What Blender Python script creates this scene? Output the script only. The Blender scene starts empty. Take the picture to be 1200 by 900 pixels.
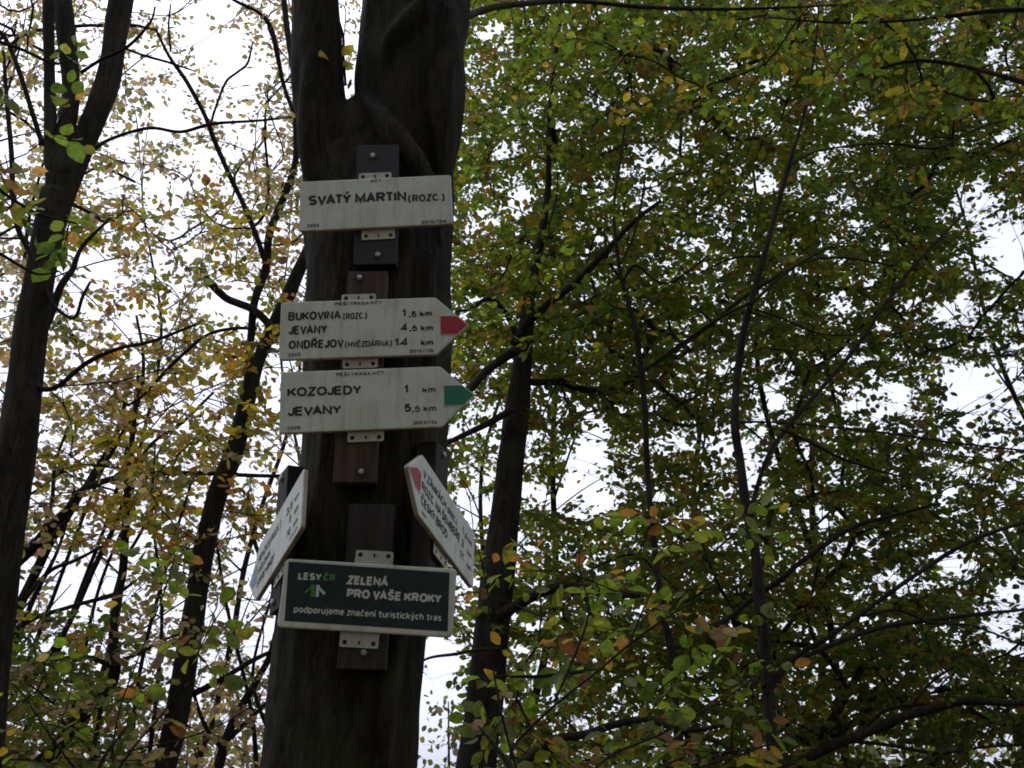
import bpy, bmesh, math, random
import numpy as np
from mathutils import Vector, Matrix, Euler, noise

# ------------------------------------------------------------------ camera, sky, sun, exposure
SC = bpy.context.scene
COL = SC.collection
rng = np.random.default_rng(11)
random.seed(11)
F = 1200.0                                   # focal length in pixels of a 1200 x 900 frame
PITCH = math.radians(21.5)
EYE = np.array([0.0, 0.0, 1.6])
FWD = np.array([0.0, math.cos(PITCH), math.sin(PITCH)])
UPV = np.array([0.0, -math.sin(PITCH), math.cos(PITCH)])

cam = bpy.data.cameras.new('camera')
cam.sensor_width = 36.0
cam.lens = 36.0
cam.clip_start = 0.05
cam.clip_end = 2000.0
camo = bpy.data.objects.new('camera', cam)
camo.location = EYE
camo.rotation_euler = (math.radians(90) + PITCH, 0, 0)
COL.objects.link(camo)
SC.camera = camo

SUN_EL, SUN_AZ = math.radians(58), math.radians(-35)      # azimuth from +Y towards +X
world = bpy.data.worlds.new('World')
SC.world = world
world.use_nodes = True
wn = world.node_tree
bg = wn.nodes['Background']
sky = wn.nodes.new('ShaderNodeTexSky')
sky.sky_type = 'NISHITA'
sky.sun_disc = False
sky.sun_elevation = SUN_EL
sky.sun_rotation = SUN_AZ
sky.dust_density = 4.0
sky.air_density = 1.0
hs = wn.nodes.new('ShaderNodeHueSaturation')
hs.inputs['Saturation'].default_value = 0.05              # overcast: nearly grey
wn.links.new(sky.outputs[0], hs.inputs['Color'])
cool = wn.nodes.new('ShaderNodeMix')                      # the cool grey of a cloud deck
cool.data_type = 'RGBA'
cool.blend_type = 'MULTIPLY'
cool.inputs[0].default_value = 1.0
cool.inputs[7].default_value = (0.92, 0.95, 1.15, 1)
wn.links.new(hs.outputs[0], cool.inputs[6])
deck = wn.nodes.new('ShaderNodeMix')                      # an even overcast deck evens out the clear-sky gradient
deck.data_type = 'RGBA'
deck.inputs[0].default_value = 0.6
deck.inputs[7].default_value = (3.9, 4.05, 4.9, 1)
wn.links.new(cool.outputs[2], deck.inputs[6])
wn.links.new(deck.outputs[2], bg.inputs['Color'])
bg.inputs['Strength'].default_value = 0.15

sun = bpy.data.lights.new('sun', 'SUN')
sun.energy = 0.6
sun.angle = math.radians(25)
sun.color = (1.0, 0.97, 0.92)
suno = bpy.data.objects.new('sun', sun)
sd = Vector((math.sin(SUN_AZ) * math.cos(SUN_EL), math.cos(SUN_AZ) * math.cos(SUN_EL), math.sin(SUN_EL)))
suno.rotation_euler = sd.to_track_quat('Z', 'Y').to_euler()
suno.location = (0, 0, 30)
COL.objects.link(suno)

SC.view_settings.view_transform = 'Standard'
SC.view_settings.look = 'None'
SC.view_settings.gamma = 1.0
SC.view_settings.use_curve_mapping = False
SC.view_settings.exposure = 0.7
SC.render.engine = 'CYCLES'
SC.cycles.max_bounces = 6
SC.cycles.diffuse_bounces = 4
SC.cycles.transmission_bounces = 4
SC.cycles.pixel_filter_type = 'BLACKMAN_HARRIS'
SC.cycles.filter_width = 1.8


# ------------------------------------------------------------------ geometry of the view
def unproj(u, v, Y):
    r = FWD + (u - 600) / F * np.array([1.0, 0, 0]) + (450 - v) / F * UPV
    return EYE + r * (Y / r[1])


def unproj_many(u, v, Y):
    r = FWD[None] + ((u - 600) / F)[:, None] * np.array([[1.0, 0, 0]]) + ((450 - v) / F)[:, None] * UPV[None]
    return EYE + r * (Y / r[:, 1])[:, None]


def proj(P):
    d = P - EYE
    z = d @ FWD
    z = np.where(z < 0.05, 0.05, z)
    return 600 + F * d[..., 0] / z, 450 - F * (d @ UPV) / z, z


def px_size(P, px):
    return px * float((np.asarray(P) - EYE) @ FWD) / F


# ------------------------------------------------------------------ object helpers
def tag(o, label=None, cat=None, group=None, kind=None):
    if label: o['label'] = label
    if cat: o['category'] = cat
    if group: o['group'] = group
    if kind: o['kind'] = kind
    return o


def empty(name, loc, rot=(0, 0, 0)):
    o = bpy.data.objects.new(name, None)
    o.empty_display_size = 0.1
    o.location = loc
    o.rotation_euler = rot
    COL.objects.link(o)
    return o


def mesh_obj(name, verts, faces, mats, parent=None, smooth=False, mat_index=None, local=True):
    """verts in the parent's local space when local, else in world space."""
    me = bpy.data.meshes.new(name)
    verts = np.asarray(verts, dtype=np.float64)
    if parent is not None and not local:
        verts = verts - np.array(parent.location)
    me.from_pydata([tuple(v) for v in verts], [], [tuple(f) for f in faces])
    for m in (mats if isinstance(mats, (list, tuple)) else [mats]):
        me.materials.append(m)
    if mat_index is not None:
        me.polygons.foreach_set('material_index', np.asarray(mat_index, dtype=np.int32))
    if smooth:
        me.polygons.foreach_set('use_smooth', np.ones(len(me.polygons), dtype=bool))
    me.update()
    o = bpy.data.objects.new(name, me)
    COL.objects.link(o)
    if parent is not None:
        o.parent = parent
    return o


# ------------------------------------------------------------------ materials
def new_mat(name):
    m = bpy.data.materials.new(name)
    m.use_nodes = True
    nt = m.node_tree
    return m, nt, nt.nodes['Principled BSDF']


def ramp(nt, stops):
    r = nt.nodes.new('ShaderNodeValToRGB')
    e = r.color_ramp.elements
    while len(e) < len(stops):
        e.new(0.5)
    for k, (p, c) in enumerate(stops):
        e[k].position = p
        e[k].color = (*c, 1)
    return r


def noise_tex(nt, coord, scale, detail=4, rough=0.55, stretch=(1, 1, 1)):
    mp = nt.nodes.new('ShaderNodeMapping')
    mp.inputs['Scale'].default_value = stretch
    nt.links.new(coord, mp.inputs['Vector'])
    n = nt.nodes.new('ShaderNodeTexNoise')
    n.inputs['Scale'].default_value = scale
    n.inputs['Detail'].default_value = detail
    n.inputs['Roughness'].default_value = rough
    nt.links.new(mp.outputs[0], n.inputs['Vector'])
    return n


def mix_col(nt, fac, a, b, mode='MIX'):
    m = nt.nodes.new('ShaderNodeMix')
    m.data_type = 'RGBA'
    m.blend_type = mode
    if isinstance(fac, (int, float)): m.inputs[0].default_value = fac
    else: nt.links.new(fac, m.inputs[0])
    for s, x in ((6, a), (7, b)):
        if isinstance(x, tuple): m.inputs[s].default_value = (*x, 1)
        else: nt.links.new(x, m.inputs[s])
    return m.outputs[2]


def bark_mat(name, dark, light, green=0.15, scale=1.0):
    m, nt, b = new_mat(name)
    tc = nt.nodes.new('ShaderNodeTexCoord').outputs['Object']
    n1 = noise_tex(nt, tc, 42 * scale, 8, 0.7, (1, 1, 0.13))
    n2 = noise_tex(nt, tc, 5 * scale, 5, 0.6, (1, 1, 0.45))
    n3 = noise_tex(nt, tc, 130 * scale, 5, 0.7, (1, 1, 0.45))
    r1 = ramp(nt, [(0.30, dark), (0.72, light)])
    nt.links.new(n1.outputs['Fac'], r1.inputs[0])
    r2 = ramp(nt, [(0.38, (0.55, 0.55, 0.55)), (0.68, (1.25, 1.25, 1.2))])
    nt.links.new(n2.outputs['Fac'], r2.inputs[0])
    c = mix_col(nt, 1.0, r1.outputs[0], r2.outputs[0], 'MULTIPLY')
    n7 = noise_tex(nt, tc, 17 * scale, 6, 0.65, (1, 1, 0.16))          # long cracks
    r7 = ramp(nt, [(0.465, (1, 1, 1)), (0.5, (0.18, 0.17, 0.16)), (0.535, (1, 1, 1))])
    nt.links.new(n7.outputs['Fac'], r7.inputs[0])
    c = mix_col(nt, 0.8, c, r7.outputs[0], 'MULTIPLY')
    r3 = ramp(nt, [(0.52, (0, 0, 0)), (0.7, (green, green, green))])
    n4 = noise_tex(nt, tc, 3.1 * scale, 5, 0.7)
    nt.links.new(n4.outputs['Fac'], r3.inputs[0])
    c = mix_col(nt, r3.outputs[0], c, (0.055, 0.07, 0.03))
    n5 = noise_tex(nt, tc, 70 * scale, 4, 0.7, (1, 1, 0.3))
    r5 = ramp(nt, [(0.60, (0, 0, 0)), (0.72, (0.5, 0.5, 0.5))])
    nt.links.new(n5.outputs['Fac'], r5.inputs[0])
    c = mix_col(nt, r5.outputs[0], c, tuple(1.7 * x for x in light))
    nt.links.new(c, b.inputs['Base Color'])
    b.inputs['Roughness'].default_value = 0.9
    b.inputs['Specular IOR Level'].default_value = 0.2
    ad = nt.nodes.new('ShaderNodeMath'); ad.operation = 'MULTIPLY_ADD'
    nt.links.new(n3.outputs['Fac'], ad.inputs[0]); ad.inputs[1].default_value = 0.8
    nt.links.new(n1.outputs['Fac'], ad.inputs[2])
    bp = nt.nodes.new('ShaderNodeBump')
    bp.inputs['Strength'].default_value = 0.75
    bp.inputs['Distance'].default_value = 0.012
    nt.links.new(ad.outputs[0], bp.inputs['Height'])
    nt.links.new(bp.outputs[0], b.inputs['Normal'])
    return m


def leaf_mat():
    m = bpy.data.materials.new('autumn_leaf')
    m.use_nodes = True
    nt = m.node_tree
    nt.nodes.clear()
    out = nt.nodes.new('ShaderNodeOutputMaterial')
    at = nt.nodes.new('ShaderNodeAttribute')
    at.attribute_name = 'leaf_colour'
    tc = nt.nodes.new('ShaderNodeTexCoord').outputs['Object']
    n = noise_tex(nt, tc, 55, 3, 0.6)
    r = ramp(nt, [(0.3, (0.62, 0.58, 0.5)), (0.62, (1.12, 1.1, 1.1))])
    nt.links.new(n.outputs['Fac'], r.inputs[0])
    col = mix_col(nt, 1.0, at.outputs['Color'], r.outputs[0], 'MULTIPLY')
    d = nt.nodes.new('ShaderNodeBsdfDiffuse')
    nt.links.new(col, d.inputs['Color'])
    hsv = nt.nodes.new('ShaderNodeHueSaturation')
    hsv.inputs['Saturation'].default_value = 1.02
    hsv.inputs['Value'].default_value = 2.55
    nt.links.new(col, hsv.inputs['Color'])
    t = nt.nodes.new('ShaderNodeBsdfTranslucent')
    nt.links.new(hsv.outputs[0], t.inputs['Color'])
    mx = nt.nodes.new('ShaderNodeMixShader')
    mx.inputs[0].default_value = 0.55
    nt.links.new(d.outputs[0], mx.inputs[1])
    nt.links.new(t.outputs[0], mx.inputs[2])
    g = nt.nodes.new('ShaderNodeBsdfGlossy')
    g.inputs['Roughness'].default_value = 0.5
    mx2 = nt.nodes.new('ShaderNodeMixShader')
    mx2.inputs[0].default_value = 0.025
    nt.links.new(mx.outputs[0], mx2.inputs[1])
    nt.links.new(g.outputs[0], mx2.inputs[2])
    nt.links.new(mx2.outputs[0], out.inputs['Surface'])
    return m


def paint_mat(name, col, dirt=(0.2, 0.18, 0.12), amount=0.5, rough=0.45):
    m, nt, b = new_mat(name)
    tc = nt.nodes.new('ShaderNodeTexCoord').outputs['Object']
    n = noise_tex(nt, tc, 9, 6, 0.65)
    r = ramp(nt, [(0.45, (0, 0, 0)), (0.8, (amount, amount, amount))])
    nt.links.new(n.outputs['Fac'], r.inputs[0])
    c = mix_col(nt, r.outputs[0], col, dirt)
    n2 = noise_tex(nt, tc, 160, 2, 0.5)
    r2 = ramp(nt, [(0.715, (0, 0, 0)), (0.75, (0.8, 0.8, 0.8))])
    nt.links.new(n2.outputs['Fac'], r2.inputs[0])
    c = mix_col(nt, r2.outputs[0], c, tuple(0.35 * x for x in dirt))
    n6 = noise_tex(nt, tc, 26, 5, 0.7, (1, 1, 0.12))       # run-off streaks
    r6 = ramp(nt, [(0.5, (0, 0, 0)), (0.75, (1.05 * amount,) * 3)])
    nt.links.new(n6.outputs['Fac'], r6.inputs[0])
    c = mix_col(nt, r6.outputs[0], c, tuple(0.8 * x for x in dirt))
    nt.links.new(c, b.inputs['Base Color'])
    b.inputs['Roughness'].default_value = rough
    n3 = noise_tex(nt, tc, 25, 4, 0.6)
    r3 = ramp(nt, [(0.3, (rough - 0.1,) * 3), (0.7, (rough + 0.2,) * 3)])
    nt.links.new(n3.outputs['Fac'], r3.inputs[0])
    nt.links.new(r3.outputs[0], b.inputs['Roughness'])
    return m


def plain_mat(name, col, rough=0.5, metal=0.0):
    m, nt, b = new_mat(name)
    tc = nt.nodes.new('ShaderNodeTexCoord').outputs['Object']
    n = noise_tex(nt, tc, 60, 4, 0.6)
    r = ramp(nt, [(0.3, tuple(0.8 * x for x in col)), (0.7, tuple(min(1, 1.12 * x) for x in col))])
    nt.links.new(n.outputs['Fac'], r.inputs[0])
    nt.links.new(r.outputs[0], b.inputs['Base Color'])
    b.inputs['Roughness'].default_value = rough
    b.inputs['Metallic'].default_value = metal
    return m


def wood_mat(name, dark, light):
    m, nt, b = new_mat(name)
    tc = nt.nodes.new('ShaderNodeTexCoord').outputs['Object']
    n1 = noise_tex(nt, tc, 60, 5, 0.6, (1, 1, 0.05))
    n2 = noise_tex(nt, tc, 8, 4, 0.6, (1, 1, 0.4))
    r1 = ramp(nt, [(0.32, dark), (0.66, light)])
    nt.links.new(n1.outputs['Fac'], r1.inputs[0])
    r2 = ramp(nt, [(0.35, (0.6, 0.6, 0.6)), (0.7, (1.15, 1.15, 1.15))])
    nt.links.new(n2.outputs['Fac'], r2.inputs[0])
    nt.links.new(mix_col(nt, 1.0, r1.outputs[0], r2.outputs[0], 'MULTIPLY'), b.inputs['Base Color'])
    b.inputs['Roughness'].default_value = 0.8
    bp = nt.nodes.new('ShaderNodeBump')
    bp.inputs['Strength'].default_value = 0.5
    bp.inputs['Distance'].default_value = 0.003
    nt.links.new(n1.outputs['Fac'], bp.inputs['Height'])
    nt.links.new(bp.outputs[0], b.inputs['Normal'])
    return m


M_BARK = bark_mat('grey_hornbeam_bark', (0.010, 0.0080, 0.0045), (0.056, 0.047, 0.027), 0.45)
M_BARK2 = bark_mat('dark_bark', (0.016, 0.013, 0.009), (0.050, 0.041, 0.027), 0.45)
M_LEAF = leaf_mat()
M_WHITE = paint_mat('cream_sign_paint', (0.615, 0.66, 0.585), (0.36, 0.38, 0.27), 0.6)
M_EDGE = paint_mat('sign_edge_paint', (0.36, 0.34, 0.27), (0.16, 0.13, 0.08), 0.8, 0.6)
M_BLACK = plain_mat('black_lettering', (0.012, 0.012, 0.013), 0.6)
M_RED = paint_mat('red_marker_paint', (0.40, 0.010, 0.022), (0.22, 0.02, 0.02), 0.4, 0.4)
M_REDW = paint_mat('faded_red_marker_paint', (0.36, 0.035, 0.05), (0.55, 0.36, 0.34), 0.6, 0.6)
M_GREENP = paint_mat('green_marker_paint', (0.006, 0.17, 0.09), (0.02, 0.10, 0.06), 0.4, 0.4)
M_BLUEP = paint_mat('blue_marker_paint', (0.20, 0.34, 0.52), (0.4, 0.45, 0.5), 0.5, 0.5)
M_DKGREEN = paint_mat('dark_green_panel', (0.002, 0.017, 0.017), (0.006, 0.021, 0.019), 0.4, 0.6)
M_LETW = paint_mat('pale_lettering', (0.62, 0.66, 0.58), (0.45, 0.48, 0.42), 0.4)
M_LETG = plain_mat('green_lettering', (0.07, 0.24, 0.035), 0.5)
M_STEEL = plain_mat('zinc_plate', (0.50, 0.50, 0.44), 0.55, 0.25)
M_BOLT = plain_mat('bolt_steel', (0.35, 0.35, 0.35), 0.35, 0.9)
M_HOLE = plain_mat('dark_screw', (0.02, 0.02, 0.02), 0.6, 0.3)
M_BLKPL = plain_mat('black_plastic_board', (0.009, 0.010, 0.014), 0.6)
M_WOODR = wood_mat('red_brown_wood', (0.020, 0.013, 0.008), (0.095, 0.056, 0.034))
M_WOODD = wood_mat('dark_weathered_wood', (0.012, 0.010, 0.008), (0.045, 0.038, 0.03))


# ------------------------------------------------------------------ ground
def ground():
    m, nt, b = new_mat('leaf_litter')
    tc = nt.nodes.new('ShaderNodeTexCoord').outputs['Object']
    vo = nt.nodes.new('ShaderNodeTexVoronoi')
    vo.inputs['Scale'].default_value = 14
    nt.links.new(tc, vo.inputs['Vector'])
    sep = nt.nodes.new('ShaderNodeSeparateColor')
    nt.links.new(vo.outputs['Color'], sep.inputs[0])
    r = ramp(nt, [(0.0, (0.05, 0.03, 0.015)), (0.45, (0.11, 0.06, 0.025)), (0.8, (0.17, 0.11, 0.035)), (1.0, (0.08, 0.075, 0.02))])
    nt.links.new(sep.outputs[0], r.inputs[0])
    n = noise_tex(nt, tc, 1.4, 5, 0.6)
    r2 = ramp(nt, [(0.35, (0.5, 0.5, 0.5)), (0.7, (1.1, 1.1, 1.1))])
    nt.links.new(n.outputs['Fac'], r2.inputs[0])
    nt.links.new(mix_col(nt, 1.0, r.outputs[0], r2.outputs[0], 'MULTIPLY'), b.inputs['Base Color'])
    b.inputs['Roughness'].default_value = 0.95
    bp = nt.nodes.new('ShaderNodeBump')
    bp.inputs['Strength'].default_value = 0.8
    bp.inputs['Distance'].default_value = 0.03
    nt.links.new(vo.outputs['Distance'], bp.inputs['Height'])
    nt.links.new(bp.outputs[0], b.inputs['Normal'])
    xs = np.concatenate([[-400, -150, -60], np.linspace(-30, 30, 61), [60, 150, 400]])
    N = len(xs)
    V, Fc = [], []
    for j in range(N):
        for i in range(N):
            x, y = xs[i], xs[j] + 5
            k = max(0.0, 1 - max(abs(x), abs(y - 5)) / 40)
            V.append((x, y, 0.14 * k * noise.noise(Vector((x * 0.35, y * 0.35, 3.0))) - 0.03))
    for j in range(N - 1):
        for i in range(N - 1):
            a = j * N + i
            Fc.append((a, a + 1, a + N + 1, a + N))
    g = mesh_obj('ground', V, Fc, m, smooth=True)
    tag(g, 'forest floor covered with brown leaf litter', 'ground', kind='structure')


ground()


# ------------------------------------------------------------------ swept tubes
def catmull(P, sub):
    P = np.asarray(P, float)
    if len(P) < 3 or sub <= 1:
        return P
    A = np.vstack([2 * P[0] - P[1], P, 2 * P[-1] - P[-2]])
    out = []
    for i in range(1, len(A) - 2):
        p0, p1, p2, p3 = A[i - 1], A[i], A[i + 1], A[i + 2]
        for k in range(sub):
            t = k / sub
            out.append(0.5 * ((2 * p1) + (-p0 + p2) * t + (2 * p0 - 5 * p1 + 4 * p2 - p3) * t * t + (-p0 + 3 * p1 - 3 * p2 + p3) * t ** 3))
    out.append(A[-2])
    return np.array(out)


def tube(P, rad, sides=10, lump=0.0, flute=0.0, seed=0.0, twist=0.0, yscale=None):
    """verts, faces of a swept tube; lump: uneven radius, flute: lobed section."""
    P = np.asarray(P, float)
    n = len(P)
    T = np.gradient(P, axis=0)
    T /= np.linalg.norm(T, axis=1)[:, None] + 1e-12
    ref = np.array([0.0, 1.0, 0.0]) if abs(T[0][1]) < 0.8 else np.array([1.0, 0, 0])
    X = np.cross(ref, T[0]); X /= np.linalg.norm(X)
    V = []
    for i in range(n):
        X = X - T[i] * (X @ T[i]); X /= np.linalg.norm(X) + 1e-12
        Yv = np.cross(T[i], X)
        for s in range(sides):
            a = 2 * math.pi * s / sides
            r = rad[i]
            if flute:
                r *= 1 + flute * (0.6 * math.cos(3 * a + seed + twist * i / n) + 0.4 * math.cos(5 * a + 2.1 * seed - twist * i / n))
            if lump:
                q = P[i] * 3.0
                r *= 1 + lump * noise.noise(Vector((q[0] + 2 * math.cos(a), q[1] + 2 * math.sin(a), q[2] + seed)))
            ys = 1.0 if yscale is None else yscale[i]
            V.append(P[i] + X * (r * math.cos(a)) + Yv * (r * ys * math.sin(a)))
    Fc = []
    for i in range(n - 1):
        for s in range(sides):
            a, b = i * sides + s, i * sides + (s + 1) % sides
            Fc.append((a, b, b + sides, a + sides))
    Fc.append(tuple(range(sides))[::-1])
    Fc.append(tuple((n - 1) * sides + s for s in range(sides)))
    return np.array(V), Fc


class MB:
    def __init__(self):
        self.V, self.F, self.M, self.n = [], [], [], 0

    def add(self, V, Fc, m=0):
        V = np.asarray(V, float).reshape(-1, 3)
        self.V.append(V)
        self.F += [tuple(i + self.n for i in f) for f in Fc]
        self.M += [m] * len(Fc)
        self.n += len(V)

    def box(self, c, s, m=0):
        c = np.array(c, float); s = np.array(s, float) / 2
        V = [c + s * np.array(k) for k in ((-1, -1, -1), (1, -1, -1), (1, 1, -1), (-1, 1, -1), (-1, -1, 1), (1, -1, 1), (1, 1, 1), (-1, 1, 1))]
        self.add(V, [(0, 3, 2, 1), (4, 5, 6, 7), (0, 1, 5, 4), (1, 2, 6, 5), (2, 3, 7, 6), (3, 0, 4, 7)], m)

    def build(self, name, mats, parent=None, smooth=False, local=True):
        return mesh_obj(name, np.vstack(self.V), self.F, mats, parent, smooth, self.M, local)


# ------------------------------------------------------------------ the tree that carries the signs
TRUNK_Y = 2.87


def sign_tree():
    t = empty('hornbeam_tree', (-0.43, TRUNK_Y, 0.0))
    tag(t, 'thick fluted grey trunk that forks above the signs nailed to it', 'tree')

    def path(rows, Y, ext_down=False):
        P, r = [], []
        for (u, v, w) in rows:
            p = unproj(u, v, Y)
            P.append(p)
            r.append(px_size(p, w) / 2)
        return P, r
    # main bole, from the ground up to the fork
    P, r = path([(398, 900, 178), (404, 820, 173), (412, 740, 170), (425, 650, 170), (434, 560, 168), (438, 500, 169), (442, 420, 168), (445, 335, 167),
                 (446, 265, 172), (447, 205, 168), (447, 180, 140), (446, 160, 90)], TRUNK_Y)
    base = np.array(P[0])
    P = [np.array([base[0] - 0.04, TRUNK_Y, z]) for z in (-0.25, 0.0, 0.25, 0.6, 1.1)] + P
    r = [0.42, 0.36, 0.29, 0.24, 0.215] + r
    P = catmull(P, 6); r = catmull(np.array(r)[:, None], 6)[:, 0]
    rr = np.where(P[:, 2] > 1.7, 0.205 / r, 0.98)
    rr = np.minimum(rr, 1.0) * (0.60 + 0.40 * np.clip((3.62 - P[:, 2]) / 0.5, 0, 1))
    bm = MB()
    bm.add(*tube(P, r, 40, 0.05, 0.035, 0.6, 2.2, rr))
    # left stem
    P2, r2 = path([(392, 330, 62), (386, 260, 66), (383, 190, 66), (378, 140, 65), (373, 100, 61), (371, 60, 58), (369, 0, 56), (362, -80, 52), (352, -200, 47), (345, -330, 40)], TRUNK_Y - 0.04)
    P2 = catmull(P2, 5); r2 = catmull(np.array(r2)[:, None], 5)[:, 0]
    P2[:, 1] += np.linspace(0.06, -0.02, len(P2))
    bm.add(*tube(P2, r2, 28, 0.07, 0.03, 2.0, 1.0))
    # right stem
    P3, r3 = path([(462, 300, 108), (470, 230, 116), (478, 170, 122), (482, 110, 127), (484, 65, 124), (488, 20, 126), (490, -20, 124), (494, -90, 112), (502, -200, 100), (512, -330, 88)], TRUNK_Y + 0.02)
    P3 = catmull(P3, 5); r3 = catmull(np.array(r3)[:, None], 5)[:, 0]
    bm.add(*tube(P3, r3, 36, 0.07, 0.05, 1.1, 3.0))
    # muscle-like ridges twisting over the bark

    def ridge(rows, Y, rad):
        Q = [unproj(u, v, Y + dy) for (u, v, dy) in rows]
        Q = catmull(Q, 6)
        R = rad * np.sin(np.linspace(0.25, math.pi - 0.25, len(Q))) + 0.006
        bm.add(*tube(Q, R, 10, 0.3, 0, 5.0))
    front = TRUNK_Y - 0.205
    ridge([(426, 112, 0.10), (440, 132, 0.06), (462, 160, 0.035), (486, 190, 0.035), (505, 230, 0.06), (515, 285, 0.10)], front, 0.034)
    ridge([(512, -40, 0.03), (498, 0, 0.025), (474, 30, 0.04), (456, 60, 0.07), (447, 104, 0.09)], front, 0.036)
    ridge([(532, 10, 0.09), (528, 60, 0.07), (520, 110, 0.065), (522, 170, 0.07), (518, 240, 0.09)], front, 0.042)
    ridge([(360, 20, 0.13), (366, 80, 0.12), (362, 150, 0.11), (368, 220, 0.11), (374, 300, 0.11)], front, 0.030)
    ridge([(414, 116, 0.17), (415, 145, 0.15), (418, 185, 0.12), (420, 240, 0.10)], front, 0.050)
    ridge([(345, 900, 0.07), (352, 800, 0.06), (360, 700, 0.06), (372, 600, 0.06), (385, 500, 0.05), (385, 400, 0.06)], front, 0.030)
    ridge([(450, 900, 0.05), (455, 800, 0.05), (470, 700, 0.07), (490, 600, 0.09), (500, 500, 0.10)], front, 0.032)
    ridge([(500, 470, 0.09), (505, 400, 0.08), (500, 330, 0.07), (512, 290, 0.09)], front, 0.030)
    # root flare
    for k in range(7):
        a = k * 0.9 + 0.3
        d = np.array([math.cos(a), math.sin(a), 0])
        c = np.array([base[0] - 0.04, TRUNK_Y, 0])
        Q = catmull([c + d * 0.16 + np.array([0, 0, 0.7]), c + d * 0.26 + np.array([0, 0, 0.28]), c + d * 0.48 + np.array([0, 0, 0.04]), c + d * 0.8 + np.array([0, 0, -0.15])], 5)
        bm.add(*tube(Q, np.linspace(0.06, 0.05, len(Q)), 10, 0.2))
    o = bm.build('trunk', M_BARK)
    md = o.modifiers.new('remesh', 'REMESH'); md.mode = 'VOXEL'; md.voxel_size = 0.0085
    sm = o.modifiers.new('smooth', 'SMOOTH'); sm.factor = 0.5; sm.iterations = 6
    dg = bpy.context.evaluated_depsgraph_get()
    me = bpy.data.meshes.new_from_object(o.evaluated_get(dg), depsgraph=dg)
    bpy.data.objects.remove(o)
    co = np.empty(len(me.vertices) * 3); me.vertices.foreach_get('co', co); co = co.reshape(-1, 3)
    no = np.empty(len(me.vertices) * 3); me.vertices.foreach_get('normal', no); no = no.reshape(-1, 3)
    d = np.empty(len(co))
    for i, p in enumerate(co):
        w = 0.35 * p[2]
        a = noise.noise(Vector((p[0] * 16 + w, p[1] * 16, p[2] * 1.6)))
        b = noise.noise(Vector((p[0] * 45, p[1] * 45, p[2] * 7 + 9)))
        c = noise.noise(Vector((p[0] * 5, p[1] * 5, p[2] * 2.2 + 4)))
        d[i] = 0.0075 * a + 0.0032 * b + 0.010 * c
    co = co + no * d[:, None] - np.array(t.location)
    me.vertices.foreach_set('co', co.ravel())
    me.polygons.foreach_set('use_smooth', np.ones(len(me.polygons), dtype=bool))
    me.materials.clear(); me.materials.append(M_BARK)
    me.update()
    o = bpy.data.objects.new('trunk', me)
    COL.objects.link(o)
    o.parent = t
    return t


MAIN = sign_tree()


# ------------------------------------------------------------------ stroke lettering (bold grotesque capitals and the few lower-case letters needed)
def arc(cx, cy, rx, ry, a0, a1, n=9):
    return [(cx + rx * math.cos(math.radians(a0 + (a1 - a0) * k / n)), cy + ry * math.sin(math.radians(a0 + (a1 - a0) * k / n))) for k in range(n + 1)]


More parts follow.
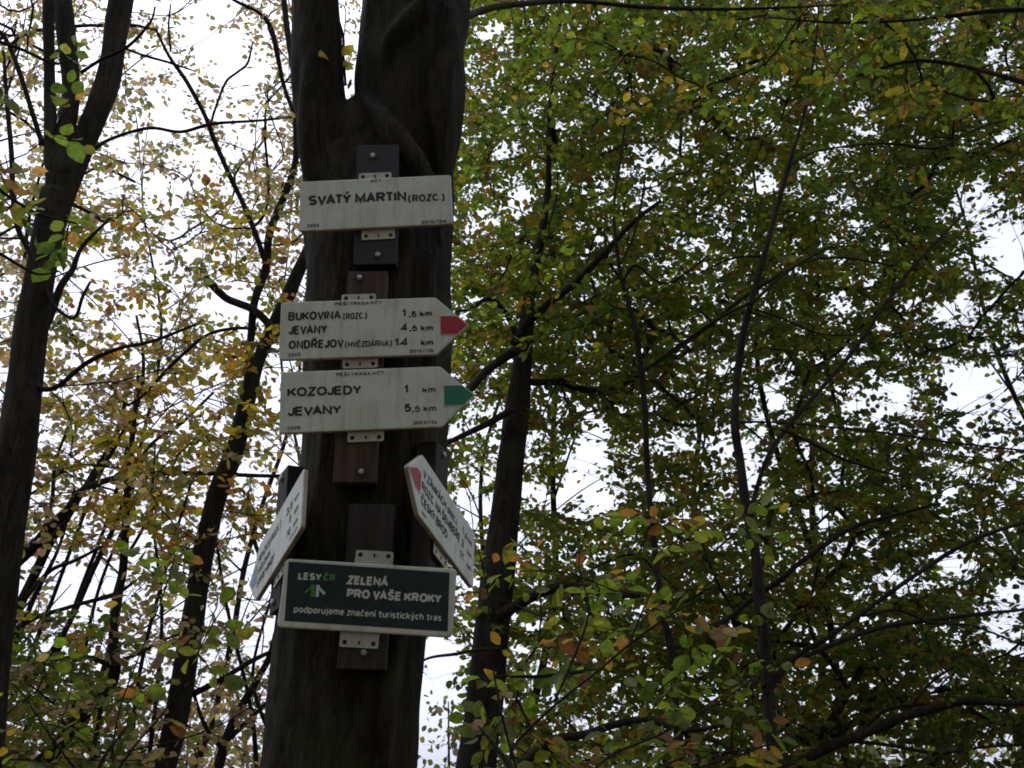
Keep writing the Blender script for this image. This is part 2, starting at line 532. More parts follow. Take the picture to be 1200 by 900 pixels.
O_ = arc(.5, .5, .5, .5, 90, 450, 20)
G = {
    'A': (.78, [[(0, 0), (.5, 1), (1, 0)], [(.2, .34), (.8, .34)]]),
    'B': (.70, [[(0, 0), (0, 1), (.55, 1)] + arc(.6, .76, .35, .24, 90, -90) + [(0, .52)], [(.55, .52)] + arc(.62, .26, .38, .26, 90, -90) + [(0, 0)]]),
    'C': (.74, [arc(.53, .5, .53, .5, 40, 320, 16)]),
    'D': (.72, [[(0, 0), (0, 1), (.45, 1)] + arc(.45, .5, .55, .5, 90, -90, 12) + [(0, 0)]]),
    'E': (.64, [[(1, 1), (0, 1), (0, 0), (1, 0)], [(0, .53), (.9, .53)]]),
    'F': (.6, [[(1, 1), (0, 1), (0, 0)], [(0, .52), (.85, .52)]]),
    'H': (.72, [[(0, 0), (0, 1)], [(1, 0), (1, 1)], [(0, .53), (1, .53)]]),
    'I': (.2, [[(.5, 0), (.5, 1)]]),
    'J': (.55, [[(1, 1), (1, .3)] + arc(.5, .3, .5, .3, 0, -180, 8)]),
    'K': (.72, [[(0, 0), (0, 1)], [(1, 1), (.04, .38)], [(.34, .6), (1, 0)]]),
    'L': (.6, [[(0, 1), (0, 0), (1, 0)]]),
    'M': (.84, [[(0, 0), (0, 1), (.5, .1), (1, 1), (1, 0)]]),
    'N': (.72, [[(0, 0), (0, 1), (1, 0), (1, 1)]]),
    'O': (.80, [O_]),
    'P': (.68, [[(0, 0), (0, 1), (.6, 1)] + arc(.62, .74, .38, .26, 90, -90) + [(0, .48)]]),
    'R': (.72, [[(0, 0), (0, 1), (.6, 1)] + arc(.62, .75, .36, .25, 90, -90) + [(0, .5)], [(.5, .5), (1, 0)]]),
    'S': (.68, [arc(.5, .75, .47, .25, 25, 270, 10) + arc(.5, .25, .5, .25, 90, -155, 10)]),
    'T': (.66, [[(0, 1), (1, 1)], [(.5, 1), (.5, 0)]]),
    'U': (.72, [[(0, 1), (0, .36)] + arc(.5, .36, .5, .36, 180, 360, 10) + [(1, 1)]]),
    'V': (.74, [[(0, 1), (.5, 0), (1, 1)]]),
    'Y': (.72, [[(0, 1), (.5, .45), (1, 1)], [(.5, .45), (.5, 0)]]),
    'Z': (.66, [[(0, 1), (1, 1), (0, 0), (1, 0)]]),
    '0': (.58, [O_]),
    '1': (.42, [[(.05, .72), (.75, 1), (.75, 0)]]),
    '2': (.58, [arc(.5, .72, .5, .28, 165, -15, 9) + [(.85, .5), (0, 0), (1, 0)]]),
    '3': (.58, [arc(.48, .75, .46, .25, 155, -85, 10) + arc(.48, .26, .52, .26, 85, -155, 10)]),
    '4': (.68, [[(.78, 0), (.78, 1), (0, .26), (1, .26)]]),
    '5': (.58, [[(.92, 1), (.18, 1), (.06, .5)] + arc(.48, .33, .52, .33, 120, -150, 11)]),
    '6': (.58, [arc(.5, .31, .5, .31, 90, 450, 14), arc(.62, .36, .62, .64, 180, 75, 8)]),
    '8': (.58, [arc(.5, .75, .44, .25, 90, 450, 14), arc(.5, .25, .5, .25, 90, 450, 14)]),
    '(': (.52, [arc(1.0, .42, .95, .66, 105, 255, 10)]),
    ')': (.52, [arc(0, .42, .95, .66, 75, -75, 10)]),
    ',': (.22, [[(.9, .16), (.7, -.04), (-.2, -.26)], [(.5, 0), (.5, .16)]]),
    '.': (.22, [[(.5, 0), (.5, .14)]]),
    '/': (.36, [[(0, -.04), (1, 1.04)]]),
    'k': (.52, [[(0, 0), (0, 1)], [(.95, .70), (.03, .27)], [(.35, .42), (1, 0)]]),
    'm': (.80, [[(0, 0), (0, .70)], [(0, .45)] + arc(.25, .48, .25, .22, 180, 0, 8) + [(.5, 0)], [(.5, .45)] + arc(.75, .48, .25, .22, 180, 0, 8) + [(1, 0)]]),
    'a': (.52, [arc(.45, .46, .47, .24, 160, 0, 8) + [(.92, .1), (1, 0)], [(.92, .40)] + arc(.42, .2, .42, .2, 80, 280, 9) + [(.92, .16)]]),
    'b': (.56, [[(0, 1), (0, 0)], arc(.5, .35, .5, .35, 180, 540, 14)]),
    'p': (.56, [[(0, .70), (0, -.27)], arc(.5, .35, .5, .35, 180, 540, 14)]),
    'o': (.56, [arc(.5, .35, .5, .35, 90, 450, 14)]),
    'd': (.56, [[(1, 1), (1, 0)], arc(.5, .35, .5, .35, 0, 360, 14)]),
    'r': (.34, [[(0, 0), (0, .70)], [(0, .42)] + arc(.75, .40, .75, .28, 170, 85, 6)]),
    'u': (.54, [[(0, .70), (0, .26)] + arc(.5, .26, .5, .26, 180, 360, 8), [(1, .70), (1, 0)]]),
    'j': (.26, [[(.75, .70), (.75, -.1)] + arc(.15, -.1, .6, .17, 0, -90, 5), [(.75, .88), (.75, 1.0)]]),
    'e': (.54, [[(.03, .37), (.97, .37)] + arc(.5, .35, .5, .35, 5, 320, 14)]),
    'z': (.48, [[(0, .70), (1, .70), (0, 0), (1, 0)]]),
    'n': (.54, [[(0, 0), (0, .70)], [(0, .42)] + arc(.5, .44, .5, .26, 180, 0, 9) + [(1, 0)]]),
    'c': (.48, [arc(.55, .35, .55, .35, 45, 315, 12)]),
    'i': (.18, [[(.5, 0), (.5, .70)], [(.5, .88), (.5, 1.0)]]),
    't': (.44, [[(.42, .97), (.42, .16), (.6, 0), (1, .02)], [(-.15, .70), (1.1, .70)]]),
    's': (.46, [arc(.5, .53, .45, .17, 30, 270, 8) + arc(.5, .18, .48, .18, 90, -150, 8)]),
    'y': (.52, [[(0, .70), (.52, .04)], [(1, .70), (.45, -.2), (.1, -.27)]]),
    'h': (.54, [[(0, 0), (0, 1)], [(0, .42)] + arc(.5, .44, .5, .26, 180, 0, 9) + [(1, 0)]]),
    ' ': (.30, []),
}
CARON, ACUTE = [[(.12, 1.42), (.5, 1.17), (.88, 1.42)]], [[(.36, 1.13), (.78, 1.42)]]
LCARON, LACUTE = [[(.2, 1.06), (.5, .86), (.8, 1.06)]], [[(.4, .84), (.68, 1.06)]]
for ch, (b_, acc) in {'Á': ('A', ACUTE), 'Ý': ('Y', ACUTE), 'Í': ('I', [[(.2, 1.15), (1.3, 1.36)]]), 'Ě': ('E', CARON), 'Š': ('S', CARON), 'Ř': ('R', CARON), 'Č': ('C', CARON),
                      'č': ('c', LCARON), 'ý': ('y', LACUTE)}.items():
    G[ch] = (G[b_][0], G[b_][1] + acc)
G['í'] = (.2, [[(.5, 0), (.5, .70)], [(.3, .84), (1.2, 1.06)]])


def ribbon(P, t, y):
    P = [np.array(p, float) for p in P]
    Q = [P[0]]
    for p in P[1:]:
        if np.linalg.norm(p - Q[-1]) > 1e-6: Q.append(p)
    n = len(Q)
    if n < 2: return np.zeros((0, 3)), []
    closed = np.linalg.norm(Q[0] - Q[-1]) < 1e-5 and n > 3
    V = []
    for i in range(n):
        a = Q[i] - Q[i - 1] if i > 0 else (Q[-1] - Q[-2] if closed else Q[1] - Q[0])
        b = Q[i + 1] - Q[i] if i < n - 1 else (Q[1] - Q[0] if closed else Q[-1] - Q[-2])
        a = a / np.linalg.norm(a); b = b / np.linalg.norm(b)
        na, nb = np.array([-a[1], a[0]]), np.array([-b[1], b[0]])
        m = na + nb
        l = np.linalg.norm(m)
        m = na if l < 0.2 else m / l
        k = 1 / max(0.45, float(m @ na))
        V += [Q[i] + m * t / 2 * k, Q[i] - m * t / 2 * k]
    V3 = np.array([(p[0], y, p[1]) for p in V])
    return V3, [(2 * i, 2 * i + 1, 2 * i + 3, 2 * i + 2) for i in range(n - 1)]


def write(mb, text, x0, x1, z, cap, y, weight=0.19, m=0):
    """lettering in the board's own plane: from x0 to x1 on baseline z, cap height cap."""
    gap = 0.06 if cap > 0.014 else 0.16
    wide = lambda c: G[c][0] * (1.16 if c.isupper() else 1.08 if c.isdigit() else 1.0)
    adv = [wide(c) + (gap if c not in ' ' else 0.0) for c in text]
    for q in range(len(text) - 1):                          # open pairs sit closer
        p = sum(ch in 'AÁVTYÝJLKPF' for ch in text[q:q + 2])
        if p == 2: adv[q] -= 0.15
        elif p == 1 and text[q:q + 2] != 'IN': adv[q] -= 0.05
    nat = (sum(adv) - gap) * cap
    sx = (x1 - x0) / nat
    t = (1.15 if cap > 0.018 else 0.95) * weight * cap
    x = x0
    k = 0
    for q, (c, a) in enumerate(zip(text, adv)):
        st = G[c][1]
        w = wide(c) * cap * sx
        for s in st:
            hx = max(w - t, 0.0)
            Q = [(x + t / 2 + p[0] * hx if w > t else x + w / 2 + (p[0] - .5) * t, z + t / 2 + p[1] * (cap - t)) for p in s]
            acc = min(p[1] for p in s) > 0.83 and max(p[1] for p in s) > 1.03
            V, Fc = ribbon(Q, t * (0.72 if acc else 0.86 if c.isdigit() and cap > 0.014 else 1.0), y - 0.00004 * (k % 5))
            k += 1
            mb.add(V, Fc, m)
        x += a * cap * sx


# ------------------------------------------------------------------ signs
def rounded(poly, rad, n=5):
    """polygon with its corners rounded; rad: one radius for each corner."""
    out = []
    N = len(poly)
    for i in range(N):
        p, a, b = (np.array(poly[k % N], float) for k in (i, i - 1, i + 1))
        r = rad[i]
        da, db = (a - p) / np.linalg.norm(a - p), (b - p) / np.linalg.norm(b - p)
        p0, p1 = p + da * r, p + db * r
        for k in range(n + 1):
            t = k / n
            out.append((1 - t) ** 2 * p0 + 2 * t * (1 - t) * p + t * t * p1)
    return np.array(out)


def inset(poly, d):
    N = len(poly)
    out = []
    for i in range(N):
        a, p, b = poly[i - 1], poly[i], poly[(i + 1) % N]
        e1, e2 = p - a, b - p
        e1 = e1 / (np.linalg.norm(e1) + 1e-12); e2 = e2 / (np.linalg.norm(e2) + 1e-12)
        n1, n2 = np.array([-e1[1], e1[0]]), np.array([-e2[1], e2[0]])
        m = n1 + n2; m /= np.linalg.norm(m) + 1e-12
        out.append(p + m * d / max(0.6, float(m @ n1)))
    return np.array(out)


def plate(poly, y0, y1, bev, mb, m_face=0, m_side=1):
    """prism with a rounded front edge: front at y0 (towards -y), back at y1."""
    area = 0.5 * sum(poly[i - 1][0] * poly[i][1] - poly[i][0] * poly[i - 1][1] for i in range(len(poly)))
    if area < 0: poly = poly[::-1]
    N = len(poly)
    rings = []
    for d, y in ((bev, y0), (bev * 0.3, y0 + bev * 0.25), (0, y0 + bev), (0, y1)):
        q = inset(poly, d) if d else poly
        rings.append(np.array([(p[0], y, p[1]) for p in q]))
    V = np.vstack(rings)
    Fc, M = [tuple(range(N))], [m_face]
    for k in range(3):
        for i in range(N):
            j = (i + 1) % N
            Fc.append((k * N + i, (k + 1) * N + i, (k + 1) * N + j, k * N + j)); M.append(m_face if k < 2 else m_side)
    Fc.append(tuple(3 * N + i for i in range(N))[::-1]); M.append(m_side)
    base = mb.n
    mb.add(V, Fc)
    mb.M[-len(Fc):] = M
    return base


class Sign:
    def __init__(self, c, rot, name, label, group):
        self.o = empty(name, c, tuple(math.radians(a) for a in rot))
        tag(self.o, label, 'sign', group)
        self.Mx = np.array(Euler([math.radians(a) for a in rot]).to_matrix())
        self.c = np.array(c, float)

    def loc(self, u, v):
        """the point of the board's face seen at a measured place of the photograph, in board coordinates"""
        d = unproj(u, v, 1.0) - EYE
        n = self.Mx @ np.array([0, -1.0, 0])
        s = ((self.c - EYE) @ n) / (d @ n)
        q = self.Mx.T @ (EYE + d * s - self.c)
        return q[0], q[2]

    def text(self, s, u0, u1, v0, v1, cap, weight=0.19):
        mb = MB()
        a, b = self.loc(u0, v0), self.loc(u1, v1)
        h = self.loc(u0, v0 - cap)[1] - a[1]
        write(mb, s, a[0], b[0], (a[1] + b[1]) / 2, h, -0.0007, weight)
        mb.build('lettering', M_BLACK, self.o)

    def line(self, s, a, b, z, cap, weight=0.2):
        mb = MB()
        write(mb, s, a, b, z, cap, -0.0007, weight)
        mb.build('lettering', M_BLACK, self.o)

    def bracket(self, x, z, w=0.098, h=0.06, three=False):
        mb = MB()
        plate(rounded([(x - w / 2, z - h / 2), (x + w / 2, z - h / 2), (x + w / 2, z + h / 2), (x - w / 2, z + h / 2)], [0.006] * 4, 3), 0.0135, 0.0165, 0.0006, mb)
        br = mb.build('bracket', [M_STEEL, M_STEEL], self.o)
        zo = z + (0.5 * h - 0.012) * (1 if z > 0 else -1)
        for dx in (-0.036, 0.036):
            s = MB(); disc(s, x + dx, zo, 0.0062, 0.0125, 0.0005, 0.0155, 12)
            s.build('screw', M_HOLE, br)
        s = MB(); s.box((x, 0.0129, zo), (0.005, 0.0016, 0.009))
        s.build('slot', M_HOLE, br)
        return br


def disc(mb, x, z, r, y0, bev, y1, n=14, m=0):
    rings = [(r * 0.55, y0), (r * 0.9, y0 + bev * 0.4), (r, y0 + bev), (r, y1)]
    V = [(x + q * math.cos(2 * math.pi * k / n), y, z + q * math.sin(2 * math.pi * k / n)) for q, y in rings for k in range(n)]
    Fc = [tuple(range(n))]
    for j in range(3):
        for k in range(n):
            Fc.append((j * n + k, (j + 1) * n + k, (j + 1) * n + (k + 1) % n, j * n + (k + 1) % n))
    mb.add(V, Fc, m)


GS = 'trail signs nailed to the forked trunk'
TB = 0.0125


def board(sg, poly, rad, bev=0.003, mats=None):
    mb = MB()
    plate(rounded(poly, rad), 0.0, TB, bev, mb)
    # folded rim at the back
    return mb.build('board', mats or [M_WHITE, M_EDGE], sg.o)


# top name board
sg = Sign((-0.4022, 2.62, 3.2087), (0.1, -3.5, 0.63), 'name_board', 'rectangular cream board lettered SVATÝ MARTIN, topmost on the trunk', GS)
W, H = 0.2249, 0.0842
board(sg, [(-W, -H), (W, -H), (W, H), (-W, H)], [0.01] * 4)
sg.text('KČT', 434.4, 447.2, 214.4, 213.8, 3.9, 0.2)
sg.text('SVATÝ MARTIN', 361.2, 476.5, 239.8, 236.9, 11.8, 0.205)
sg.text('(ROZC.)', 478.2, 521.5, 236.6, 235.6, 8.6, 0.19)
sg.text('2005', 360, 374.3, 266.5, 266.2, 3.9, 0.22)
sg.text('0016/12m', 494, 523.2, 262.5, 261.3, 4.2, 0.22)
sg.bracket(-0.003, 0.082); sg.bracket(0.004, -0.086)


def pointer(sg, w, h, tip_right=True):
    sf = 0.33 * w; S = w / 2; Hh = h / 2
    poly = [(-S, -Hh), (sf, -Hh), (S, 0), (sf, Hh), (-S, Hh)]
    rad = [0.010, 0.006, 0.012, 0.006, 0.010]
    if not tip_right:
        poly = [(-x, z) for x, z in poly][::-1]; rad = rad[::-1]
    board(sg, poly, rad)


def marker(sg, pts, mat, border=0.0028):
    q = np.array(pts, float)
    area = 0.5 * sum(q[i - 1][0] * q[i][1] - q[i][0] * q[i - 1][1] for i in range(len(q)))
    if area < 0: q = q[::-1]
    mb = MB()
    plate(q, -0.0016, 0.002, 0.0006, mb)
    m = mb.build('route_marker', [M_WHITE, M_EDGE], sg.o)
    mb = MB()
    i = inset(q, border)
    mb.add([(p[0], -0.0021, p[1]) for p in i], [tuple(range(len(i)))])
    mb.build('coloured_arrow', mat, m)


sg = Sign((-0.3874, 2.62, 2.8027), (0.3, -2.56, 1.05), 'direction_sign', 'cream pointer with red tip lettered BUKOVINA, JEVANY, ONDŘEJOV', GS)
pointer(sg, 0.527, 0.177)
sg.text('PĚŠÍ TRASA KČT', 393, 447.5, 358.0, 356.9, 3.9, 0.2)
sg.text('BUKOVINA', 337.7, 399.5, 375.7, 374.5, 10.3, 0.19)
sg.text('(ROZC.)', 402, 430.2, 374.3, 373.8, 7.6, 0.16)
sg.text('1', 470.5, 476.6, 371.8, 371.6, 9.4, 0.22)
sg.text(',5 km', 479, 506.3, 371.4, 371.0, 6.9, 0.22)
sg.text('JEVANY', 338, 383.7, 392.4, 391.0, 10.5, 0.19)
sg.text('4', 469.6, 478, 388.5, 388.4, 9.6, 0.22)
sg.text(',5 km', 479.6, 507.6, 388.2, 387.9, 6.9, 0.22)
sg.text('ONDŘEJOV', 338, 403, 409.2, 407.6, 10.3, 0.19)
sg.text('(HVĚZDÁRNA)', 404, 459.5, 407.0, 406.2, 7.2, 0.16)
sg.text('14', 462, 478.6, 406.2, 405.9, 10.0, 0.22)
sg.text('km', 493, 508, 405.1, 404.8, 7.0, 0.22)
sg.text('2005', 337.7, 352, 417.8, 417.5, 3.9, 0.22)
sg.text('0016/12b', 480, 508, 413.7, 412.9, 4.2, 0.22)
marker(sg, [sg.loc(515, 369.8), sg.loc(535.0, 369.6), sg.loc(549.6, 381), sg.loc(536.2, 392.6), sg.loc(515.3, 393.0)], M_RED)
sg.bracket(-0.046, 0.083); sg.bracket(-0.04, -0.086)

sg = Sign((-0.3684, 2.62, 2.5893), (0.26, -2.98, 1.72), 'direction_sign', 'cream pointer with green tip lettered KOZOJEDY and JEVANY', GS)
pointer(sg, 0.5285, 0.178)
sg.text('PĚŠÍ TRASA KČT', 394, 450, 440.9, 439.6, 3.9, 0.2)
sg.text('KOZOJEDY', 336.6, 423.8, 465.0, 462.3, 10.9, 0.2)
sg.text('JEVANY', 337, 400.2, 487.7, 485.6, 11.0, 0.2)
sg.text('1', 473, 479.4, 461.2, 461.0, 10.0, 0.22)
sg.text('km', 495.2, 510.4, 460.4, 460.0, 7.0, 0.22)
sg.text('5', 473.6, 482, 483.2, 483.0, 10.0, 0.22)
sg.text(',5 km', 482.9, 511.2, 482.7, 482.2, 7.1, 0.22)
sg.text('2005', 336.6, 352, 503.6, 503.2, 3.9, 0.22)
sg.text('3003/13a', 484, 512, 497.6, 496.8, 4.2, 0.22)
marker(sg, [sg.loc(519.2, 451.2), sg.loc(541.5, 450.8), sg.loc(557.2, 463), sg.loc(543.0, 475.6), sg.loc(519.6, 476.4)], M_GREENP)
sg.bracket(-0.033, -0.088)

# the two pointers on the sides of the trunk
sg = Sign((-0.6504, 2.7638, 2.2171), (-3.08, -15.91, -63.03), 'direction_sign', 'cream pointer with blue tip drooping away beside the left edge of the green board', GS)
w, h = 0.525, 0.1766
pointer(sg, w, h, False)
for i, (s, a, n, k) in enumerate((('PENČICE(ROZC.)', -0.165, '3,5', 'km'), ('VYŽLOVKA'.replace('Ž', 'Z'), -0.165, '5', 'km'), ('STARÉ HRADY'.replace('É', 'E'), -0.165, '10', 'km'))):
    z = (0.022, -0.016, -0.054)[i]
    sg.line(s, a, a + 0.0165 * len(s), z, 0.024, 0.17)
    sg.line(n, 0.150 - 0.017 * len(n) + 0.017, 0.167 if n != '3,5' else 0.172, z, 0.024)
    sg.line(k, 0.195, 0.232, z, 0.018)
sg.line('0016/12a', 0.16, 0.235, -0.075, 0.010)
marker(sg, [(-0.176, 0.028), (-0.215, 0.028), (-0.2615, 0.0), (-0.215, -0.028), (-0.176, -0.028)], M_BLUEP)
sg.bracket(0.02, 0.086); sg.bracket(0.02, -0.086)

sg = Sign((-0.1843, 2.7001, 2.2793), (-4.11, 14.69, 73.09), 'direction_sign', 'cream pointer with faded red tip lettered ČESKÝ BROD, turned sideways above the green board', GS)
w, h = 0.5337, 0.1783
pointer(sg, w, h, False)
for (s, a, b, z) in (('V ZÁMKÁCH', -0.165, 0.015, 0.028), ('ROZC. NA ŠEMBEŘE', -0.170, 0.135, -0.012), ('ČESKÝ BROD', -0.170, 0.035, -0.052)):
    sg.line(s, a, b, z, 0.026, 0.18)
sg.line('(ROZC.)', 0.025, 0.105, 0.028, 0.020, 0.18)
for (s, a, b, z, c) in (('1', 0.152, 0.166, 0.028, 0.026), (',5 km', 0.172, 0.238, 0.028, 0.018), ('3', 0.150, 0.168, -0.012, 0.026), ('km', 0.2, 0.238, -0.012, 0.018),
                        ('11', 0.140, 0.172, -0.052, 0.026), ('km', 0.2, 0.238, -0.052, 0.018), ('2005', -0.16, -0.125, -0.076, 0.010)):
    sg.line(s, a, b, z, c)
marker(sg, [(-0.178, 0.030), (-0.214, 0.030), (-0.264, 0.0), (-0.214, -0.030), (-0.178, -0.030)], M_REDW)
sg.bracket(0.02, 0.086); sg.bracket(0.03, -0.088)

# sponsor board
sg = Sign((-0.366, 2.62, 2.049), (0.27, 3.04, 2.4), 'sponsor_board', 'dark green board with white rim lettered ZELENÁ PRO VAŠE KROKY', GS)
W, H = 0.22, 0.0868
board(sg, [(-W, -H), (W, -H), (W, H), (-W, H)], [0.013] * 4, 0.004)
mb = MB()
q = [sg.loc(*p) for p in ((333.5, 727.6), (524.6, 740), (526.9, 671), (338.4, 658.2))]
mb.add([(p[0], -0.0006, p[1]) for p in q], [(0, 1, 2, 3)])
pn = mb.build('green_panel', M_DKGREEN, sg.o)
def gtext(s, u0, u1, v0, v1, cap, weight, m):
    a, b = sg.loc(u0, v0), sg.loc(u1, v1)
    h_ = sg.loc(u0, v0 - cap)[1] - a[1]
    mb = MB()
    write(mb, s, a[0], b[0], (a[1] + b[1]) / 2, h_, -0.0013, weight)
    mb.build('lettering', (M_LETW, M_LETG)[m], pn)


gtext('LESY', 349, 376.5, 679.8, 680.4, 8.8, 0.22, 0)
gtext('ČR', 378.5, 392.3, 680.8, 681.6, 8.8, 0.22, 1)
gtext('ZELENÁ', 406.4, 454.6, 685.0, 687.4, 10.6, 0.22, 0)
gtext('PRO VAŠE KROKY', 406, 517.2, 700.8, 706.9, 10.7, 0.22, 0)
gtext('podporujeme značení turistických tras', 344, 517.3, 718.0, 727.8, 8.4, 0.19, 0)
mb = MB()
for m_, pts in ((1, [(364.5, 685), (369, 685.3), (368.6, 699.5), (364.3, 699.2)]), (1, [(366.5, 686), (364.2, 690), (358, 695.5), (357, 693.5)]),
                (0, [(371, 685.4), (374.6, 685.6), (373.4, 699.6), (369.9, 699.4)]), (0, [(373.0, 686), (382, 695.2), (379.2, 697.6), (372.6, 689.5)])):
    q = [sg.loc(*p) for p in pts]
    mb.add([(p[0], -0.0012 - 0.0002 * (len(mb.F) % 3), p[1]) for p in q], [(0, 1, 2, 3)], m_)
mb.build('emblem', [M_LETW, M_LETG], pn)
sg.bracket(0.004, 0.089, 0.098, 0.068); sg.bracket(-0.012, -0.094)


# ------------------------------------------------------------------ planks behind the signs
def plank(u0, u1, v0, v1, lean, mat, label, bolts, name='mounting_plank', thick=0.045, Y=2.638):
    c0 = unproj((u0 + u1) / 2, (v0 + v1) / 2, Y)
    top, bot = unproj((u0 + u1) / 2, v0, Y), unproj((u0 + u1) / 2, v1, Y)
    hh = (top[2] - bot[2]) / 2
    ww = px_size(c0, u1 - u0) / 2
    o = empty(name, c0, (0, math.radians(lean), 0))
    tag(o, label, 'plank', 'planks that hold the signs')
    mb = MB()
    plate(rounded([(-ww, -hh), (ww, -hh), (ww, hh), (-ww, hh)], [0.004] * 4, 2), 0.0, thick, 0.002, mb)
    mb.build('board', [mat, mat], o)
    for (u, v) in bolts:
        p = unproj(u, v, Y)
        mb = MB()
        disc(mb, p[0] - c0[0], p[2] - c0[2], 0.0165, -0.0015, 0.0008, 0.001, 18)
        w_ = mb.build('washer', M_HOLE, o)
        mb = MB()
        disc(mb, p[0] - c0[0], p[2] - c0[2], 0.0088, -0.006, 0.002, 0.0, 6)
        mb.build('bolt', M_BOLT, o)
    return o


plank(416.5, 466, 168, 308, -1.5, M_BLKPL, 'black board behind the top name board', [(438.5, 182.5), (441, 299)])
plank(399, 447.5, 313, 560, 0.3, M_WOODR, 'red-brown wooden plank behind the two middle pointers', [(420.8, 325.5), (424, 553)], thick=0.05)
plank(402, 457.5, 588, 781, 1.0, M_WOODD, 'dark weathered plank behind the green board', [(428, 765)], thick=0.05)


def side_plank(c, rz, ry, label):
    o = empty('mounting_plank', c, (0, math.radians(ry), math.radians(rz)))
    tag(o, label, 'plank', 'planks that hold the signs')
    mb = MB()
    plate(rounded([(-0.05, -0.2), (0.05, -0.2), (0.05, 0.2), (-0.05, 0.2)], [0.004] * 4, 2), 0.018, 0.075, 0.002, mb)
    mb.build('board', [M_WOODD, M_WOODD], o)
    for z in (-0.175, 0.175):
        mb = MB(); disc(mb, 0, z, 0.010, 0.008, 0.005, 0.018, 8); mb.build('bolt', M_BOLT, o)


side_plank((-0.6504 - 0.006, 2.7638, 2.235), -63.03, -4, 'dark plank fixed behind the blue-tipped pointer')
side_plank((-0.1843 + 0.004, 2.72, 2.29), 73.09, 4, 'dark plank fixed behind the faded red pointer')


# ------------------------------------------------------------------ trees of the wood: traced stems and limbs, then twigs grown towards leaf sprays
class Tree:
    def __init__(self, name, label, group=None, mat=None):
        self.name, self.label, self.group = name, label, group
        self.stems, self.limbs = [], []
        self.P, self.par, self.fixed_r = [], [], []          # growth skeleton
        self.mat = mat or M_BARK2
        self.sprays = []

    def add(self, rows, Y0, Y1=None, root=False, stem=False, sub=5):
        Y1 = Y0 if Y1 is None else Y1
        n = len(rows)
        P, r = [], []
        for k, (u, v, w) in enumerate(rows):
            p = unproj(u, v, Y0 + (Y1 - Y0) * k / max(1, n - 1))
            P.append(p); r.append(px_size(p, w) / 2)
        if root:
            p0, p1 = P[0], P[1]
            d = (p0 - p1) / max(0.05, abs(p0[2] - p1[2]))
            low = []
            for f in (1.0, 0.66, 0.33):
                z = p0[2] * (1 - f) - 0.12 * f
                dz = p0[2] - z
                q = p0 + np.array([d[0] * dz * (1 - 0.45 * f), d[1] * dz * 0.3, 0])
                q[2] = z
                low.append((q, r[0] * (1 + 0.15 * f + (0.35 if f == 1 else 0))))
            P = [q for q, _ in low] + P
            r = [x for _, x in low] + r
            self.base = P[0] * np.array([1, 1, 0])
        P = np.array(P)
        if n > 2:
            P[1:-1] += rng.normal(0, 0.012, (len(P) - 2, 3)) * np.array([0.4, 1, 0.4])
        P = catmull(P, sub); r = np.maximum(0.0015, catmull(np.array(r)[:, None], sub)[:, 0])
        (self.stems if stem or root else self.limbs).append((P, r))
        for k, q in enumerate(P):
            self.P.append(q); self.fixed_r.append(r[k])
        return self

    def add_world(self, P, r, stem=False, sub=4):
        P = catmull(np.array(P, float), sub); r = catmull(np.array(r, float)[:, None], sub)[:, 0]
        (self.stems if stem else self.limbs).append((P, np.maximum(0.002, r)))
        if stem and not hasattr(self, 'base'):
            self.base = P[0] * np.array([1, 1, 0])
        for k, q in enumerate(P):
            self.P.append(q); self.fixed_r.append(max(0.002, r[k]))
        return self


TREES = {}


def T(key, *a, **k):
    TREES[key] = Tree(*a, **k)
    return TREES[key]


t1 = T('t1', 'maple_tree', 'dark trunk that splits into three stems, its crown beside the upper corner of the frame')
t1.label = 'dark trunk that splits into three rising stems beside green leaves'
t1.name = 'forest_tree'
t1.add([(-35, 900, 70), (-18, 760, 62), (-6, 660, 56), (3, 600, 52), (22, 500, 42), (36, 400, 37), (48, 330, 33), (60, 265, 33), (64, 225, 30)], 5.2, root=True)
t1.add([(62, 250, 26), (64, 215, 22), (58, 170, 15), (57, 100, 13), (57, 40, 13), (58, -20, 12), (60, -120, 10)], 5.2, 5.1, stem=True)
t1.add([(63, 245, 26), (72, 190, 22), (80, 140, 21), (82, 100, 20), (77, 40, 21), (73, -20, 20), (66, -120, 17)], 5.2, 5.3, stem=True)
t1.add([(60, 262, 30), (78, 215, 30), (98, 165, 28), (115, 125, 28), (126, 90, 28), (134, 50, 27), (142, 0, 27), (150, -60, 25), (158, -150, 22)], 5.2, 5.4, stem=True)
t1.add([(50, 170, 6), (38, 135, 6), (26, 95, 6), (14, 60, 5), (0, 40, 5), (-30, 20, 4)], 5.1, 4.8)
t1.add([(48, 320, 7), (30, 290, 6), (18, 255, 6), (14, 180, 6), (8, 120, 5), (4, 60, 4)], 5.1, 4.9)
t1.add([(104, 180, 5), (130, 165, 4), (175, 153, 4), (210, 152, 4), (250, 148, 4), (300, 142, 3), (343, 137, 3)], 5.35, 5.9)
t1.add([(95, 85, 4), (120, 70, 4), (150, 55, 4), (175, 25, 3), (182, 8, 2)], 5.3, 5.0)
t1.add([(145, 56, 3), (170, 67, 3), (196, 74, 3), (230, 84, 2)], 5.35, 5.5)
t1.add([(30, 450, 7), (60, 455, 6), (100, 425, 6), (140, 408, 5), (180, 400, 4), (230, 380, 3)], 5.2, 5.0)
t1.add([(50, 330, 6), (66, 360, 4), (85, 372, 4), (98, 350, 4), (106, 330, 3)], 5.2, 5.0)
t1.add([(46, 400, 10), (58, 365, 9), (72, 335, 8), (84, 315, 7), (98, 290, 5), (130, 255, 3)], 5.25, 5.5)

